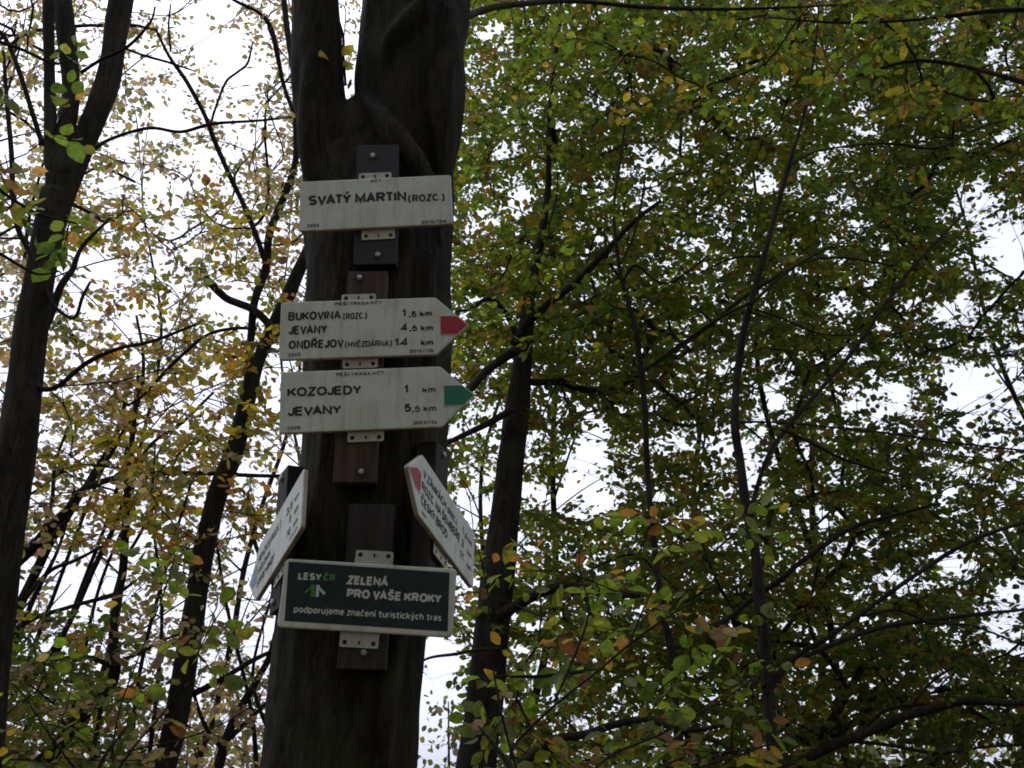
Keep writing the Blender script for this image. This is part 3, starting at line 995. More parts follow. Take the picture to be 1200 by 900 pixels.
t2 = T('t2', 'forest_tree', 'slanting tree with a broken stub that passes behind the left of the main trunk')
t2.label = 'slanting dark tree with a broken branch stub reaching out beside the red-tipped pointer'
t2.add([(190, 905, 27), (206, 850, 27), (220, 760, 27), (231, 690, 26), (243, 630, 25), (258, 575, 24), (276, 520, 21), (291, 470, 19), (303, 425, 16), (318, 390, 16), (338, 345, 17), (352, 312, 15), (372, 270, 13), (400, 210, 12), (430, 120, 10), (450, 20, 9), (460, -100, 7)], 6.0, 6.3, root=True)
t2.add([(289, 480, 12), (292, 440, 10), (296, 390, 9), (300, 355, 9), (310, 315, 9), (317, 275, 9), (331, 235, 9), (346, 190, 8), (347, 140, 7), (342, 80, 7), (334, 20, 7), (328, -60, 6)], 6.0, 5.8, stem=True)
t2.add([(312, 312, 6), (300, 278, 6), (282, 235, 6), (268, 205, 6), (250, 160, 6), (240, 135, 5), (218, 95, 5), (198, 65, 4), (183, 35, 3)], 5.95, 5.6)
t2.add([(200, 60, 2.5), (198, 30, 2.5), (200, 5, 2)], 5.6, 5.6)
t2.add([(246, 150, 3), (252, 128, 3), (264, 95, 3), (278, 83, 3), (290, 72, 3), (296, 50, 2)], 5.8, 5.6)
t2.add([(343, 130, 5), (333, 100, 5), (325, 65, 6), (318, 30, 6), (305, 15, 4), (280, 5, 4), (255, -12, 3)], 5.8, 5.5)
t2.add([(228, 812, 8), (245, 803, 7), (267, 790, 6), (295, 775, 6), (323, 760, 4), (345, 740, 3)], 6.0, 5.6)
t2.add([(300, 385, 4), (270, 385, 4), (240, 395, 4), (200, 430, 4), (165, 460, 3), (150, 475, 3)], 6.0, 6.4)
t2.add([(255, 590, 4), (300, 560, 4), (335, 558, 5), (240, 556, 5), (170, 557, 4), (130, 562, 4)], 6.0, 6.2) if False else None
t2.dead = [(326, 392, 9), (318, 383, 9), (308, 372, 9), (295, 362, 9), (280, 356, 9), (266, 350, 9), (255, 340, 10), (246, 331, 10), (236, 324, 7)]

t3 = T('t3', 'forest_tree', 'straight dark trunk standing between the green board and the slim saplings')
t3.label = 'straight dark trunk standing close beyond the sponsor board and half hidden in leaves'
t3.add([(556, 910, 48), (566, 830, 45), (578, 720, 41), (589, 630, 36), (598, 550, 32), (606, 480, 29), (612, 420, 23), (624, 330, 13), (640, 230, 8), (646, 120, 5), (658, 0, 4), (660, -100, 3)], 6.0, 6.6, root=True)
t3.add([(602, 405, 14), (620, 377, 11), (650, 350, 10), (676, 330, 9), (702, 303, 8), (740, 262, 6), (775, 235, 4)], 6.2, 5.7)
t3.add([(604, 410, 12), (573, 432, 10), (556, 450, 10), (540, 468, 9), (520, 485, 7), (505, 496, 5)], 6.1, 5.8)
t3.add([(600, 480, 9), (575, 494, 8), (545, 508, 7), (517, 521, 5), (500, 530, 4)], 6.1, 5.9)
t3.add([(585, 722, 14), (606, 708, 12), (637, 694, 11), (667, 688, 11), (700, 694, 9), (730, 698, 7), (765, 697, 5)], 6.0, 5.6)
t3.add([(572, 912, 12), (610, 893, 11), (650, 868, 10), (690, 860, 9), (720, 850, 9), (757, 845, 8), (800, 856, 6), (850, 850, 4)], 5.9, 5.4)
t3.add([(585, 760, 5), (560, 762, 4), (535, 765, 4), (500, 770, 3), (480, 790, 2)], 5.9, 5.7)
t3.add([(612, 420, 8), (600, 380, 7), (575, 350, 6), (550, 362, 4), (535, 365, 3)], 6.2, 6.0)

t4 = T('t4', 'sapling', 'slim curving sapling with forked limbs rising right of the other thin one')
t4.label = 'tall slim curving sapling, the thicker of the two thin stems in the green leaves'
t4.add([(906, 910, 14.62), (899, 800, 13.76), (893, 700, 13.76), (887, 650, 12.04), (876, 590, 12.04), (867, 540, 10.32), (863, 500, 10.32), (866, 440, 8.6), (873, 390, 8.6), (881, 350, 7.74), (896, 300, 6.88), (912, 240, 6.02), (926, 190, 5.16), (942, 130, 3.44), (955, 60, 2.58), (960, 0, 1.72)], 4.8, 5.1, root=True)
t4.add([(880, 605, 5.16), (884, 580, 5.16), (900, 533, 5.16), (920, 503, 5.16), (967, 450, 5.16), (1007, 403, 5.16), (1033, 363, 4.3), (1065, 318, 4.3), (1090, 292, 3.44), (1130, 250, 2.58)], 4.85, 5.4)
t4.add([(915, 503, 3.44), (950, 517, 4.3), (985, 535, 3.44), (1015, 548, 3.44), (1060, 560, 2.58)], 4.9, 5.1)
t4.add([(879, 355, 3.44), (840, 375, 3.44), (800, 403, 3.44), (770, 425, 2.58), (752, 437, 2.58)], 4.9, 5.3)
t4.add([(880, 357, 3.44), (930, 312, 3.44), (980, 300, 2.58), (1040, 310, 2.58)], 4.9, 5.2)
t4.add([(868, 495, 3.44), (900, 493, 2.58), (960, 500, 2.58), (1040, 508, 2.58), (1120, 520, 2.58), (1200, 528, 2.58)], 4.9, 5.3)
t4.add([(885, 362, 2.58), (920, 375, 2.58), (960, 390, 2.58), (1000, 393, 1.72)], 4.9, 5.2)
t4.add([(900, 300, 2.58), (860, 300, 2.58), (820, 320, 1.72)], 5.0, 5.2)
t4.add([(924, 195, 2.58), (960, 175, 2.58), (1040, 170, 2.58), (1100, 172, 3.44), (1150, 150, 2.58), (1200, 135, 2.58)], 5.0, 5.4)
t4.add([(897, 815, 7.74), (930, 770, 6.88), (965, 750, 6.02), (1000, 727, 5.16), (1067, 677, 5.16), (1133, 637, 5.16), (1200, 613, 4.3), (1270, 600, 3.44)], 4.8, 5.0)
t4.add([(893, 805, 6.02), (920, 785, 6.02), (960, 763, 6.02), (1033, 737, 6.02), (1100, 727, 5.16), (1160, 716, 4.3), (1200, 713, 3.44), (1280, 700, 2.58)], 4.8, 5.2)
t4.add([(1010, 722, 3.44), (1050, 715, 3.44), (1095, 728, 3.44), (1140, 735, 2.58), (1200, 757, 2.58)], 4.9, 5.0)

t5 = T('t5', 'sapling', 'thin sapling')
t5.label = 'thinnest upright sapling, wavering between the straight trunk and the curving sapling'
t5.add([(800, 910, 10.2), (792, 830, 9.35), (788, 780, 9.35), (785, 750, 8.5), (777, 715, 7.65), (766, 650, 7.65), (762, 600, 6.8), (757, 540, 6.8), (754, 480, 6.8), (748, 420, 6.8), (742, 380, 5.95), (733, 340, 5.1), (724, 300, 4.25), (721, 240, 3.4), (728, 180, 2.55), (735, 110, 1.7)], 5.5, 5.7, root=True)
t5.add([(788, 785, 9.35), (812, 775, 8.5), (828, 760, 7.65), (834, 738, 7.65), (855, 722, 6.8), (880, 703, 6.8), (913, 680, 6.8), (930, 663, 5.95), (960, 640, 5.95), (1000, 617, 5.1), (1040, 605, 4.25), (1100, 590, 2.55)], 5.5, 5.2)
t5.add([(752, 435, 4.25), (780, 420, 4.25), (820, 393, 4.25), (870, 350, 4.25), (920, 320, 3.4), (970, 290, 2.55)], 5.6, 5.9)
t5.add([(730, 330, 3.4), (745, 310, 3.4), (780, 330, 2.55), (830, 300, 2.55)], 5.6, 5.5)
t5.add([(727, 310, 2.55), (740, 280, 2.55), (752, 240, 2.55), (757, 200, 1.7)], 5.6, 5.5)

t6 = T('t6', 'forest_tree', 'heavy limb')
t6.label = 'dark tree whose heavy lowest limb sweeps out under the long limbs of the curving sapling'
t6.add([(850, 1010, 48.0), (868, 960, 35.2), (900, 925, 16.0), (932, 900, 12.8), (967, 877, 12.0), (1013, 860, 11.2), (1053, 843, 10.4), (1093, 830, 10.4), (1133, 823, 9.6), (1200, 822, 8.0), (1290, 815, 5.6)], 6.4, 5.8, root=True)
t6.add([(975, 872, 4.8), (1010, 855, 4.0), (1040, 830, 4.0), (1090, 825, 3.2)], 6.2, 6.1)
t6.add([(990, 868, 4.8), (1040, 872, 4.0), (1100, 882, 4.0), (1150, 875, 3.2), (1200, 872, 2.4)], 6.2, 6.0)
t6.add([(1000, 865, 4.0), (1050, 850, 3.2), (1090, 800, 3.2), (1120, 780, 2.4)], 6.2, 6.0)

# thin slanting stems at the lower corner
l1 = T('l1', 'forest_tree', '')
l1.label = 'slanting stem whose long level branch runs to the main trunk, in the lower thicket'
l1.add([(-40, 780, 18), (-18, 730, 17), (0, 690, 16), (18, 662, 15), (43, 637, 14), (62, 615, 12), (78, 597, 11), (95, 580, 9), (112, 568, 8), (147, 557, 7), (190, 554, 6), (235, 555, 5), (285, 557, 5), (333, 558, 4)], 7.0, 6.4, root=True)
l1.add([(78, 597, 8), (108, 560, 7), (135, 520, 6), (160, 470, 5), (168, 420, 4), (160, 370, 3)], 7.0, 7.3)
l1.add([(45, 635, 6), (60, 590, 5), (66, 545, 4), (80, 500, 3)], 7.0, 7.1)
l1.add([(150, 557, 5), (180, 520, 4), (215, 495, 4), (250, 460, 3)], 6.9, 7.2)
l2 = T('l2', 'forest_tree', '')
l2.label = 'pair of parallel thin stems leaning over in the lower thicket'
l2.add([(-25, 830, 13), (-5, 775, 12), (17, 723, 12), (43, 667, 11), (62, 632, 10), (80, 605, 8), (110, 555, 6), (140, 500, 5), (150, 440, 4)], 7.6, 7.8, root=True)
l2.add([(-10, 790, 7), (25, 735, 7), (80, 713, 5), (133, 697, 5), (160, 680, 3)], 7.6, 7.2)
l2.add([(35, 800, 8), (60, 765, 8), (83, 727, 7), (110, 667, 7), (133, 617, 6), (150, 575, 5), (175, 520, 4)], 7.7, 8.0)
l2.add([(30, 700, 5), (60, 668, 5), (90, 655, 4), (120, 640, 3)], 7.6, 7.4)
l3 = T('l3', 'forest_tree', '')
l3.label = 'crooked dark tree bending upright at an elbow near the slanting stub tree'
l3.add([(10, 950, 24), (40, 903, 20), (67, 877, 18), (85, 853, 17), (105, 828, 16), (125, 806, 15), (136, 785, 13), (134, 760, 12), (131, 733, 11), (136, 700, 11), (143, 667, 10), (147, 610, 9), (151, 560, 8), (158, 500, 6), (162, 440, 4)], 6.8, 7.0, root=True)
l3.add([(134, 782, 6), (100, 770, 5), (70, 772, 4), (30, 780, 3)], 6.8, 6.5)
l3.add([(136, 775, 4), (165, 765, 4), (200, 745, 3), (240, 740, 3)], 6.8, 6.5)
l3.add([(143, 660, 4), (170, 620, 4), (195, 560, 3), (215, 520, 3)], 7.0, 7.3)
l3.add([(120, 812, 5), (118, 850, 6), (108, 890, 6), (104, 930, 7)], 6.8, 6.7)
for (tr, Y, rows) in ((l2, 7.9, [(-10, 870, 7), (22, 800, 6), (62, 700, 5), (100, 610, 4), (125, 540, 3)]),
                      (l2, 8.3, [(20, 880, 7), (58, 790, 6), (97, 690, 5), (128, 600, 4), (150, 520, 3)]),
                      (l1, 7.4, [(-30, 850, 9), (10, 770, 7), (40, 700, 6), (70, 640, 4), (88, 570, 3)]),
                      (l3, 7.2, [(170, 920, 6), (184, 810, 5), (190, 710, 4), (178, 600, 3), (182, 520, 2)]),
                      (l3, 7.6, [(150, 920, 6), (164, 790, 5), (198, 650, 4), (226, 560, 3)]),
                      (l3, 8.0, [(60, 930, 6), (92, 800, 5), (118, 680, 4), (172, 560, 3), (210, 480, 2)])):
    b_ = tr.base
    tr.add(rows, Y, root=True)
    tr.base = b_
l4 = T('l4', 'forest_tree', '')
l4.label = 'thin twisted tree in the gap beyond the lower edge of the green board'
l4.add([(250, 930, 14), (262, 880, 11), (275, 840, 10), (300, 800, 8), (318, 760, 7), (326, 700, 6), (300, 640, 5), (290, 580, 4)], 7.5, 7.8, root=True)
l4.add([(300, 930, 6), (292, 830, 5), (264, 700, 4), (250, 600, 3)], 7.9, root=True)
l4.add([(345, 940, 6), (318, 860, 5), (296, 790, 4), (318, 700, 3), (330, 640, 2)], 7.2, root=True)
l4.add([(268, 865, 6), (300, 835, 5), (335, 800, 4), (360, 770, 3)], 7.5, 7.2)
l4.add([(262, 880, 6), (240, 850, 5), (225, 800, 4), (215, 740, 3)], 7.5, 7.4)

# trees of the background, mostly hidden by their own leaves
BGT = [('b1', 645, 10.5, 9.5, 0.085, 'leafy green tree behind the straight dark trunk'),
       ('b2', 850, 12.5, 11.0, 0.10, 'green tree filling the gap between the two slim saplings'),
       ('b3', 975, 9.5, 10.0, 0.075, 'olive tree spreading behind the curving sapling'),
       ('b4', 1320, 11.5, 11.0, 0.09, 'dark green tree next to the bright gap in the canopy'),
       ('b5', 1430, 8.5, 9.0, 0.085, 'dark leafy tree entering from beyond the frame below the bright gap'),
       ('b6', 960, 14.5, 12.5, 0.12, 'tall far tree whose crown fills the top of the canopy'),
       ('b7', 535, 13.5, 11.0, 0.085, 'far tree showing between the main trunk and the straight dark trunk'),
       ('c1', 105, 10.5, 9.5, 0.07, 'yellow-leaved tree behind the three-stemmed trunk'),
       ('c2', 225, 12.0, 10.5, 0.08, 'sparse tan-leaved tree against the white sky behind the slanting tree'),
       ('c3', -70, 9.0, 8.5, 0.08, 'green and yellow tree beyond the three-stemmed trunk'),
       ('c5', -330, 8.0, 9.5, 0.09, 'yellow-green tree farthest out beyond the three-stemmed trunk'),
       ('c4', 320, 13.5, 10.5, 0.07, 'far tree with thin yellow crown just beside the main trunk')]
for (k, u, Y, hgt, r0, lab) in BGT:
    t = T(k, 'forest_tree', lab)
    b = unproj(u, 880, Y); b[2] = 0
    lean = rng.normal(0, 0.9, 2)
    r0 *= 0.62
    bend = lambda f: lean[0] * f * f + 0.22 * math.sin(6 * f + u) + 0.08 * math.sin(17 * f + 2 * u)
    P = [b + np.array([bend(f), lean[1] * f * f, hgt * f - 0.12 * (f == 0)]) for f in np.linspace(0, 1, 14)]
    r = [r0 * (1.4 if f == 0 else 1) * (1 - 0.9 * f) for f in np.linspace(0, 1, 14)]
    t.add_world(P, r, stem=True)
    for j in range(9):
        f = 0.22 + 0.72 * j / 9
        q = b + np.array([bend(f), lean[1] * f * f, hgt * f])
        a = j * 2.4 + u
        L = (2.6 - 1.5 * f) * rng.uniform(0.8, 1.2)
        d = np.array([math.cos(a), 0.8 * math.sin(a), 0.0])
        t.add_world([q, q + d * L * 0.35 + np.array([0, 0, 0.28 * L]), q + d * L * 0.7 + np.array([0, 0, 0.5 * L]), q + d * L + np.array([0, 0, 0.62 * L])],
                    [r0 * 0.34 * (1 - 0.5 * f), r0 * 0.24 * (1 - 0.5 * f), 0.008, 0.004])

# near saplings and boughs whose large leaves hang in front
n1 = T('n1', 'young_tree', '')
n1.label = 'young tree with the largest green leaves, hanging before the three-stemmed trunk'
n1.add_world([(-2.6, 2.5, -0.1), (-2.55, 2.5, 1.2), (-2.4, 2.55, 2.4), (-2.25, 2.6, 3.3), (-2.1, 2.65, 4.2), (-1.95, 2.7, 4.9)], [0.035, 0.026, 0.022, 0.016, 0.01, 0.005], stem=True)
n1.add([(-190, 60, 12), (-110, 40, 9), (-40, 45, 6), (20, 55, 4), (60, 75, 3), (85, 70, 2)], 2.65, 2.9)
n1.add([(-220, 220, 12), (-120, 190, 9), (-40, 195, 6), (10, 230, 4), (50, 250, 3), (90, 262, 2)], 2.6, 2.9)
n1.add([(-230, 330, 10), (-130, 290, 8), (-50, 280, 5), (0, 300, 4), (40, 320, 3), (70, 318, 2)], 2.55, 2.8)
n2 = T('n2', 'young_tree', '')
n2.label = 'young tree with large green and orange leaves hanging before the straight dark trunk'
n2.add([(640, 1250, 11.2), (650, 1120, 10.5), (640, 1000, 9.1), (615, 930, 6.3), (590, 890, 5.6), (560, 850, 2.1)], 3.3, 3.5, root=True)
n2.add([(640, 1000, 5.6), (610, 920, 4.2), (600, 880, 3.5), (640, 830, 3.5), (700, 785, 2.8), (745, 745, 2.8), (790, 715, 2.1), (840, 690, 2.1)], 3.4, 3.7)
n2.add([(612, 925, 3.5), (590, 840, 2.8), (575, 760, 2.1), (570, 700, 2.1), (560, 640, 1.4)], 3.4, 3.4)
n2.add([(650, 822, 2.8), (680, 760, 2.8), (690, 710, 2.1), (680, 660, 1.4), (690, 610, 1.4)], 3.5, 3.5)
n2.add([(645, 1000, 5.6), (700, 900, 3.5), (780, 860, 2.8), (860, 810, 2.1), (920, 770, 1.4)], 3.4, 3.8)
n2.add([(740, 748, 2.1), (760, 700, 2.1), (790, 650, 1.4), (830, 610, 1.4)], 3.6, 3.7)
n2.add([(700, 905, 2.8), (800, 905, 2.8), (880, 880, 2.1), (960, 850, 1.4)], 3.5, 3.8)
n3 = T('n3', 'young_tree', '')
n3.label = 'young tree with large yellow and tan leaves hanging before the slanting stub tree'
n3.add([(60, 1250, 8.8), (75, 1100, 7.7), (95, 980, 6.05), (120, 900, 4.4), (150, 850, 2.75)], 3.2, 3.3, root=True)
n3.add([(100, 960, 3.85), (150, 880, 2.75), (190, 830, 2.2), (225, 780, 1.65), (255, 730, 1.65), (280, 690, 1.1)], 3.3, 3.4)
n3.add([(150, 880, 2.2), (230, 860, 1.65), (290, 830, 1.65), (320, 790, 1.1)], 3.3, 3.4)
n3.add([(130, 890, 2.2), (140, 830, 2.2), (165, 760, 1.65), (190, 690, 1.65), (205, 650, 1.1)], 3.3, 3.3)
n3.add([(110, 930, 3.3), (60, 860, 2.2), (20, 810, 1.65), (-20, 780, 1.65)], 3.25, 3.2)
n4 = T('n4', 'young_tree', '')
n4.label = 'tree reaching in from overhead with larger olive leaves at the top of the canopy'
n4.add_world([(3.1, 3.6, -0.1), (3.05, 3.6, 1.5), (2.9, 3.65, 3.0), (2.7, 3.7, 4.4), (2.5, 3.75, 5.6), (2.2, 3.8, 6.6)], [0.07, 0.055, 0.045, 0.036, 0.025, 0.012], stem=True)
n4.add([(1390, 60, 14), (1280, 20, 9), (1180, 10, 6), (1080, 20, 4), (980, 30, 3), (900, 20, 2)], 3.8, 4.4)
n4.add([(1370, 180, 14), (1260, 120, 9), (1170, 90, 6), (1080, 70, 4), (1000, 90, 3)], 3.7, 4.2)
n4.add([(1450, -60, 14), (1250, -90, 9), (1050, -80, 6), (900, -60, 5), (780, -40, 4), (680, -30, 3), (600, -20, 2)], 3.8, 4.3)
mt = T('main', '', '')
mt.add([(545, 20, 10), (560, 13, 9), (585, 7, 8), (620, 4, 7), (660, 2, 6), (700, 4, 5), (760, 8, 5), (830, 8, 4), (900, 10, 3), (980, 6, 2)], 2.9, 4.0)
mt.add([(405, 100, 3), (403, 70, 3), (400, 40, 3), (392, 15, 2), (380, 5, 2)], 2.92, 2.85)

# ---------------------------------------------------------------- where leaves are: coverage of the sky, cell by cell of 100 px, as seen in the photograph
COVER = np.array([
    [.70, .40, .28, .60, .7, .86, .90, .93, .90, .90, .88, .78],
    [.62, .42, .25, .50, .7, .90, .93, .93, .86, .90, .86, .72],
    [.62, .48, .45, .62, .7, .80, .86, .85, .82, .88, .80, .62],
    [.50, .45, .48, .60, .7, .90, .94, .92, .86, .85, .75, .55],
    [.50, .58, .55, .60, .7, .76, .92, .90, .82, .85, .60, .40],
    [.50, .68, .58, .48, .7, .70, .62, .78, .72, .86, .76, .60],
    [.45, .40, .55, .48, .7, .66, .82, .90, .90, .86, .80, .62],
    [.60, .45, .58, .48, .6, .52, .82, .92, .90, .86, .80, .64],
    [.92, .66, .62, .50, .5, .40, .76, .82, .82, .86, .76, .70]])
COVER[:, 10:] += 0.07
COVER[4, 10:] -= 0.12
COVER[:3, :4] += 0.10
OD = -np.log(1 - np.clip(COVER, 0, 0.955))
GAPS = [(272, 350, 44, 20), (1160, 462, 42, 30), (1135, 445, 30, 22), (1035, 466, 30, 18), (1182, 282, 34, 34), (1120, 365, 25, 16), (1140, 230, 22, 20), (695, 530, 26, 44), (690, 575, 40, 26), (800, 512, 24, 10), (855, 522, 24, 12),
        (608, 236, 12, 26), (597, 175, 12, 9), (764, 190, 16, 11), (757, 226, 14, 16), (800, 166, 16, 8), (745, 180, 10, 14), (1105, 33, 20, 13), (1170, 62, 12, 14), (1015, 152, 20, 10), (893, 210, 14, 14),
        (1050, 682, 30, 16), (1190, 700, 24, 28), (1175, 745, 20, 26), (1040, 880, 34, 16), (1165, 885, 28, 16), (1105, 798, 18, 9), (575, 35, 16, 8), (520, 800, 22, 60), (515, 880, 22, 30), (628, 802, 16, 20),
        (695, 850, 22, 10), (670, 545, 10, 34), (615, 640, 10, 16), (590, 515, 12, 34), (555, 590, 16, 26), (880, 545, 12, 22), (1010, 640, 20, 10), (960, 605, 24, 10), (1180, 480, 26, 20), (255, 58, 34, 28), (240, 20, 26, 14),
        (285, 88, 20, 20), (110, 320, 30, 22), (150, 380, 22, 20), (330, 520, 18, 24), (120, 690, 22, 26), (290, 690, 24, 44), (85, 690, 20, 22), (320, 750, 22, 30), (205, 265, 20, 16), (350, 465, 10, 18), (75, 660, 16, 20),
        (905, 470, 10, 14), (660, 700, 0.1, .1), (780, 640, .1, .1), (1120, 660, 20, 12), (580, 640, 10, 20), (1010, 125, 12, 8), (985, 232, 14, 10), (1155, 270, 22, 18), (900, 100, 10, 6), (700, 115, 8, 10), (665, 145, 8, 8)]


def od_at(u, v):
    x = np.clip(u / 100 - 0.5, 0, 10.999); y = np.clip(v / 100 - 0.5, 0, 7.999)
    i, j = x.astype(int), y.astype(int)
    fx, fy = x - i, y - j
    return (OD[j, i] * (1 - fx) * (1 - fy) + OD[j, i + 1] * fx * (1 - fy) + OD[j + 1, i] * (1 - fx) * fy + OD[j + 1, i + 1] * fx * fy)


def gap_at(u, v):
    g = np.zeros(len(u))
    for (a, b, rx, ry) in GAPS:
        d = ((u - a) / (rx + 3)) ** 2 + ((v - b) / (ry + 3)) ** 2
        g = np.maximum(g, np.clip(1.5 - d, 0, 1))
    return g


PAL = {'green': [((.085, .130, .014), 5), ((.120, .155, .016), 4), ((.060, .100, .014), 3), ((.180, .175, .016), 2.2), ((.190, .125, .020), .6), ((.150, .080, .022), .25)],
       'olive': [((.082, .122, .013), 5), ((.118, .138, .014), 4), ((.066, .102, .012), 3), ((.150, .115, .016), 1.6), ((.150, .085, .020), .7), ((.190, .165, .018), 1.5)],
       'tan': [((.300, .235, .110), 4), ((.260, .190, .100), 2.5), ((.290, .245, .075), 3), ((.180, .180, .060), 3.4), ((.240, .160, .090), 1.6), ((.130, .155, .040), 3)],  # autumn tan and yellow-green, with the paling of sky glare mixed into the colour
       'yellow': [((.300, .235, .025), 4), ((.220, .200, .022), 3), ((.150, .165, .018), 3), ((.280, .150, .028), 2), ((.230, .110, .03), 1)],
       'neargreen': [((.060, .095, .014), 5), ((.085, .115, .016), 3), ((.140, .140, .02), 1.4), ((.220, .130, .03), .8)],
       'nearmix': [((.085, .125, .014), 6), ((.115, .140, .016), 4), ((.190, .140, .020), 1.6), ((.190, .095, .022), .9), ((.100, .055, .022), .4)],
       'dark': [((.045, .070, .016), 4), ((.065, .085, .016), 3), ((.09, .085, .02), 1.5)]}

# zone: number of sprays, u range, v range, Y range, trees, palette, leaf length, leaves per spray, spread, gap-aware
ZONES = [
    ('right mid', 6200, (520, 1330), (-130, 960), (6.0, 9.6), ['t3', 't4', 't5', 't6', 'b3', 'b5'], 'olive', 0.056, 13, 0.16),
    ('right top', 1400, (520, 1330), (-130, 420), (5.4, 9.0), ['t3', 't4', 't5', 'b3', 'b1'], 'green', 0.055, 13, 0.16),
    ('right far', 5800, (500, 1400), (-150, 960), (8.5, 14.5), ['b1', 'b2', 'b3', 'b4', 'b5', 'b6', 'b7'], 'green', 0.064, 13, 0.20),
    ('right edge', 1300, (1020, 1420), (-80, 940), (6.0, 10.0), ['b5', 'b4', 't6', 't4'], 'dark', 0.058, 12, 0.16),
    ('overhead', 170, (600, 1250), (-150, 130), (3.8, 5.0), ['n4', 'main'], 'olive', 0.060, 9, 0.13),
    ('near right', 75, (545, 900), (600, 930), (3.5, 4.6), ['n2'], 'nearmix', 0.066, 8, 0.13),
    ('left mid', 800, (-120, 375), (-120, 940), (5.4, 8.5), ['t1', 't2', 'l1', 'l2', 'l3', 'l4'], 'tan', 0.056, 11, 0.18),
    ('left far', 2000, (-150, 420), (-120, 940), (8.0, 13.0), ['c1', 'c2', 'c3', 'c4', 'b7'], 'tan', 0.062, 11, 0.20),
    ('left bare', 520, (-120, 420), (480, 960), (6.0, 11.0), ['l1', 'l2', 'l3', 'l4', 'c1', 'c2', 't2'], 'tan', 0.055, 1, 0.25),
    ('left bare top', 200, (-60, 370), (-80, 480), (5.6, 10.0), ['t1', 't2', 'c1', 'c2'], 'tan', 0.055, 1, 0.25),
    ('left yellow', 240, (60, 330), (230, 640), (5.4, 8.0), ['t1', 't2', 'l1', 'l3'], 'yellow', 0.058, 11, 0.15),
    ('left low', 420, (-120, 170), (720, 980), (5.5, 9.0), ['l1', 'l2', 'l3', 'c3'], 'green', 0.052, 12, 0.18),
    ('left outer', 420, (-620, -100), (-120, 940), (5.0, 12.0), ['t1', 'c3', 'c5'], 'tan', 0.060, 11, 0.20),
    ('right outer', 500, (1380, 1800), (-120, 940), (6.0, 12.0), ['b5', 'b4', 't6'], 'green', 0.060, 11, 0.20),
    ('near left', 26, (-60, 85), (0, 330), (2.7, 3.3), ['n1'], 'neargreen', 0.060, 6, 0.11),
    ('near low', 26, (130, 335), (620, 880), (3.2, 3.8), ['n3'], 'nearmix', 0.060, 5, 0.12),
    ('near corner', 10, (-40, 110), (760, 930), (3.2, 3.6), ['n3'], 'nearmix', 0.060, 5, 0.12),
    ('fork', 10, (372, 412), (5, 108), (2.80, 2.95), ['main'], 'yellow', 0.050, 3, 0.05),
]

LEAFPTS = {k: [] for k in TREES}


def grow():
    for (zname, n, ur, vr, Yr, keys, pal, size, per, spread) in ZONES:
        near = zname.startswith('near') or zname in ('fork', 'overhead')
        u = rng.uniform(*ur, n * 6); v = rng.uniform(*vr, n * 6)
        Y = rng.uniform(Yr[0] ** 1.5, Yr[1] ** 1.5, n * 6) ** (1 / 1.5)
        if not near:
            pr = od_at(u, v) / 2.6 * (1 - 0.8 * gap_at(u, v))
            if zname.startswith('left'): pr *= 2.2
            keep = rng.uniform(0, 1, n * 6) < pr
            u, v, Y = u[keep][:n], v[keep][:n], Y[keep][:n]
        else:
            u, v, Y = u[:n], v[:n], Y[:n]
        X = unproj_many(u, v, Y)
        ok = X[:, 2] > 0.9
        X = X[ok]
        N = len(X)
        # nearest existing node
        NP, NT, NI = [], [], []
        for ti, k in enumerate(keys):
            NP.append(np.array(TREES[k].P)); NT += [ti] * len(TREES[k].P); NI += list(range(len(TREES[k].P)))
        NP = np.vstack(NP); NT = np.array(NT); NI = np.array(NI)
        best = np.full(N, 1e9); bi = np.zeros(N, int)
        for a in range(0, N, 256):
            D = np.linalg.norm(X[a:a + 256, None] - NP[None], axis=2) + 0.25 * np.maximum(0, NP[None, :, 2] - X[a:a + 256, None, 2])
            bi[a:a + 256] = D.argmin(1); best[a:a + 256] = D.min(1)
        owner = NT[bi]; pidx = NI[bi]
        done = np.zeros(N, bool)
        for _ in range(N):
            i = int(np.argmin(np.where(done, 1e9, best)))
            done[i] = True
            t = TREES[keys[owner[i]]]
            p0 = t.P[pidx[i]]
            p1 = X[i]
            L = np.linalg.norm(p1 - p0)
            prev = int(pidx[i])
            ns = 1 + int(L / 0.22)
            side = rng.normal(0, 0.06 * L, 3)
            for s in range(1, ns + 1):
                f = s / ns
                q = p0 * (1 - f) + p1 * f + side * math.sin(math.pi * f) + np.array([0, 0, -0.06 * L * math.sin(math.pi * f)]) + (rng.normal(0, 0.008, 3) if s < ns else 0)
                t.P.append(q); t.fixed_r.append(None); t.par.append((len(t.P) - 1, prev))
                prev = len(t.P) - 1
            t.sprays.append((prev, p1, p1 - p0, pal, size, per, spread, near, zname))
            d = np.linalg.norm(X - p1, axis=1) + 0.25 * np.maximum(0, p1[2] - X[:, 2])
            up = (~done) & (d < best)
            best[up] = d[up]; owner[up] = owner[i]; pidx[up] = prev


grow()


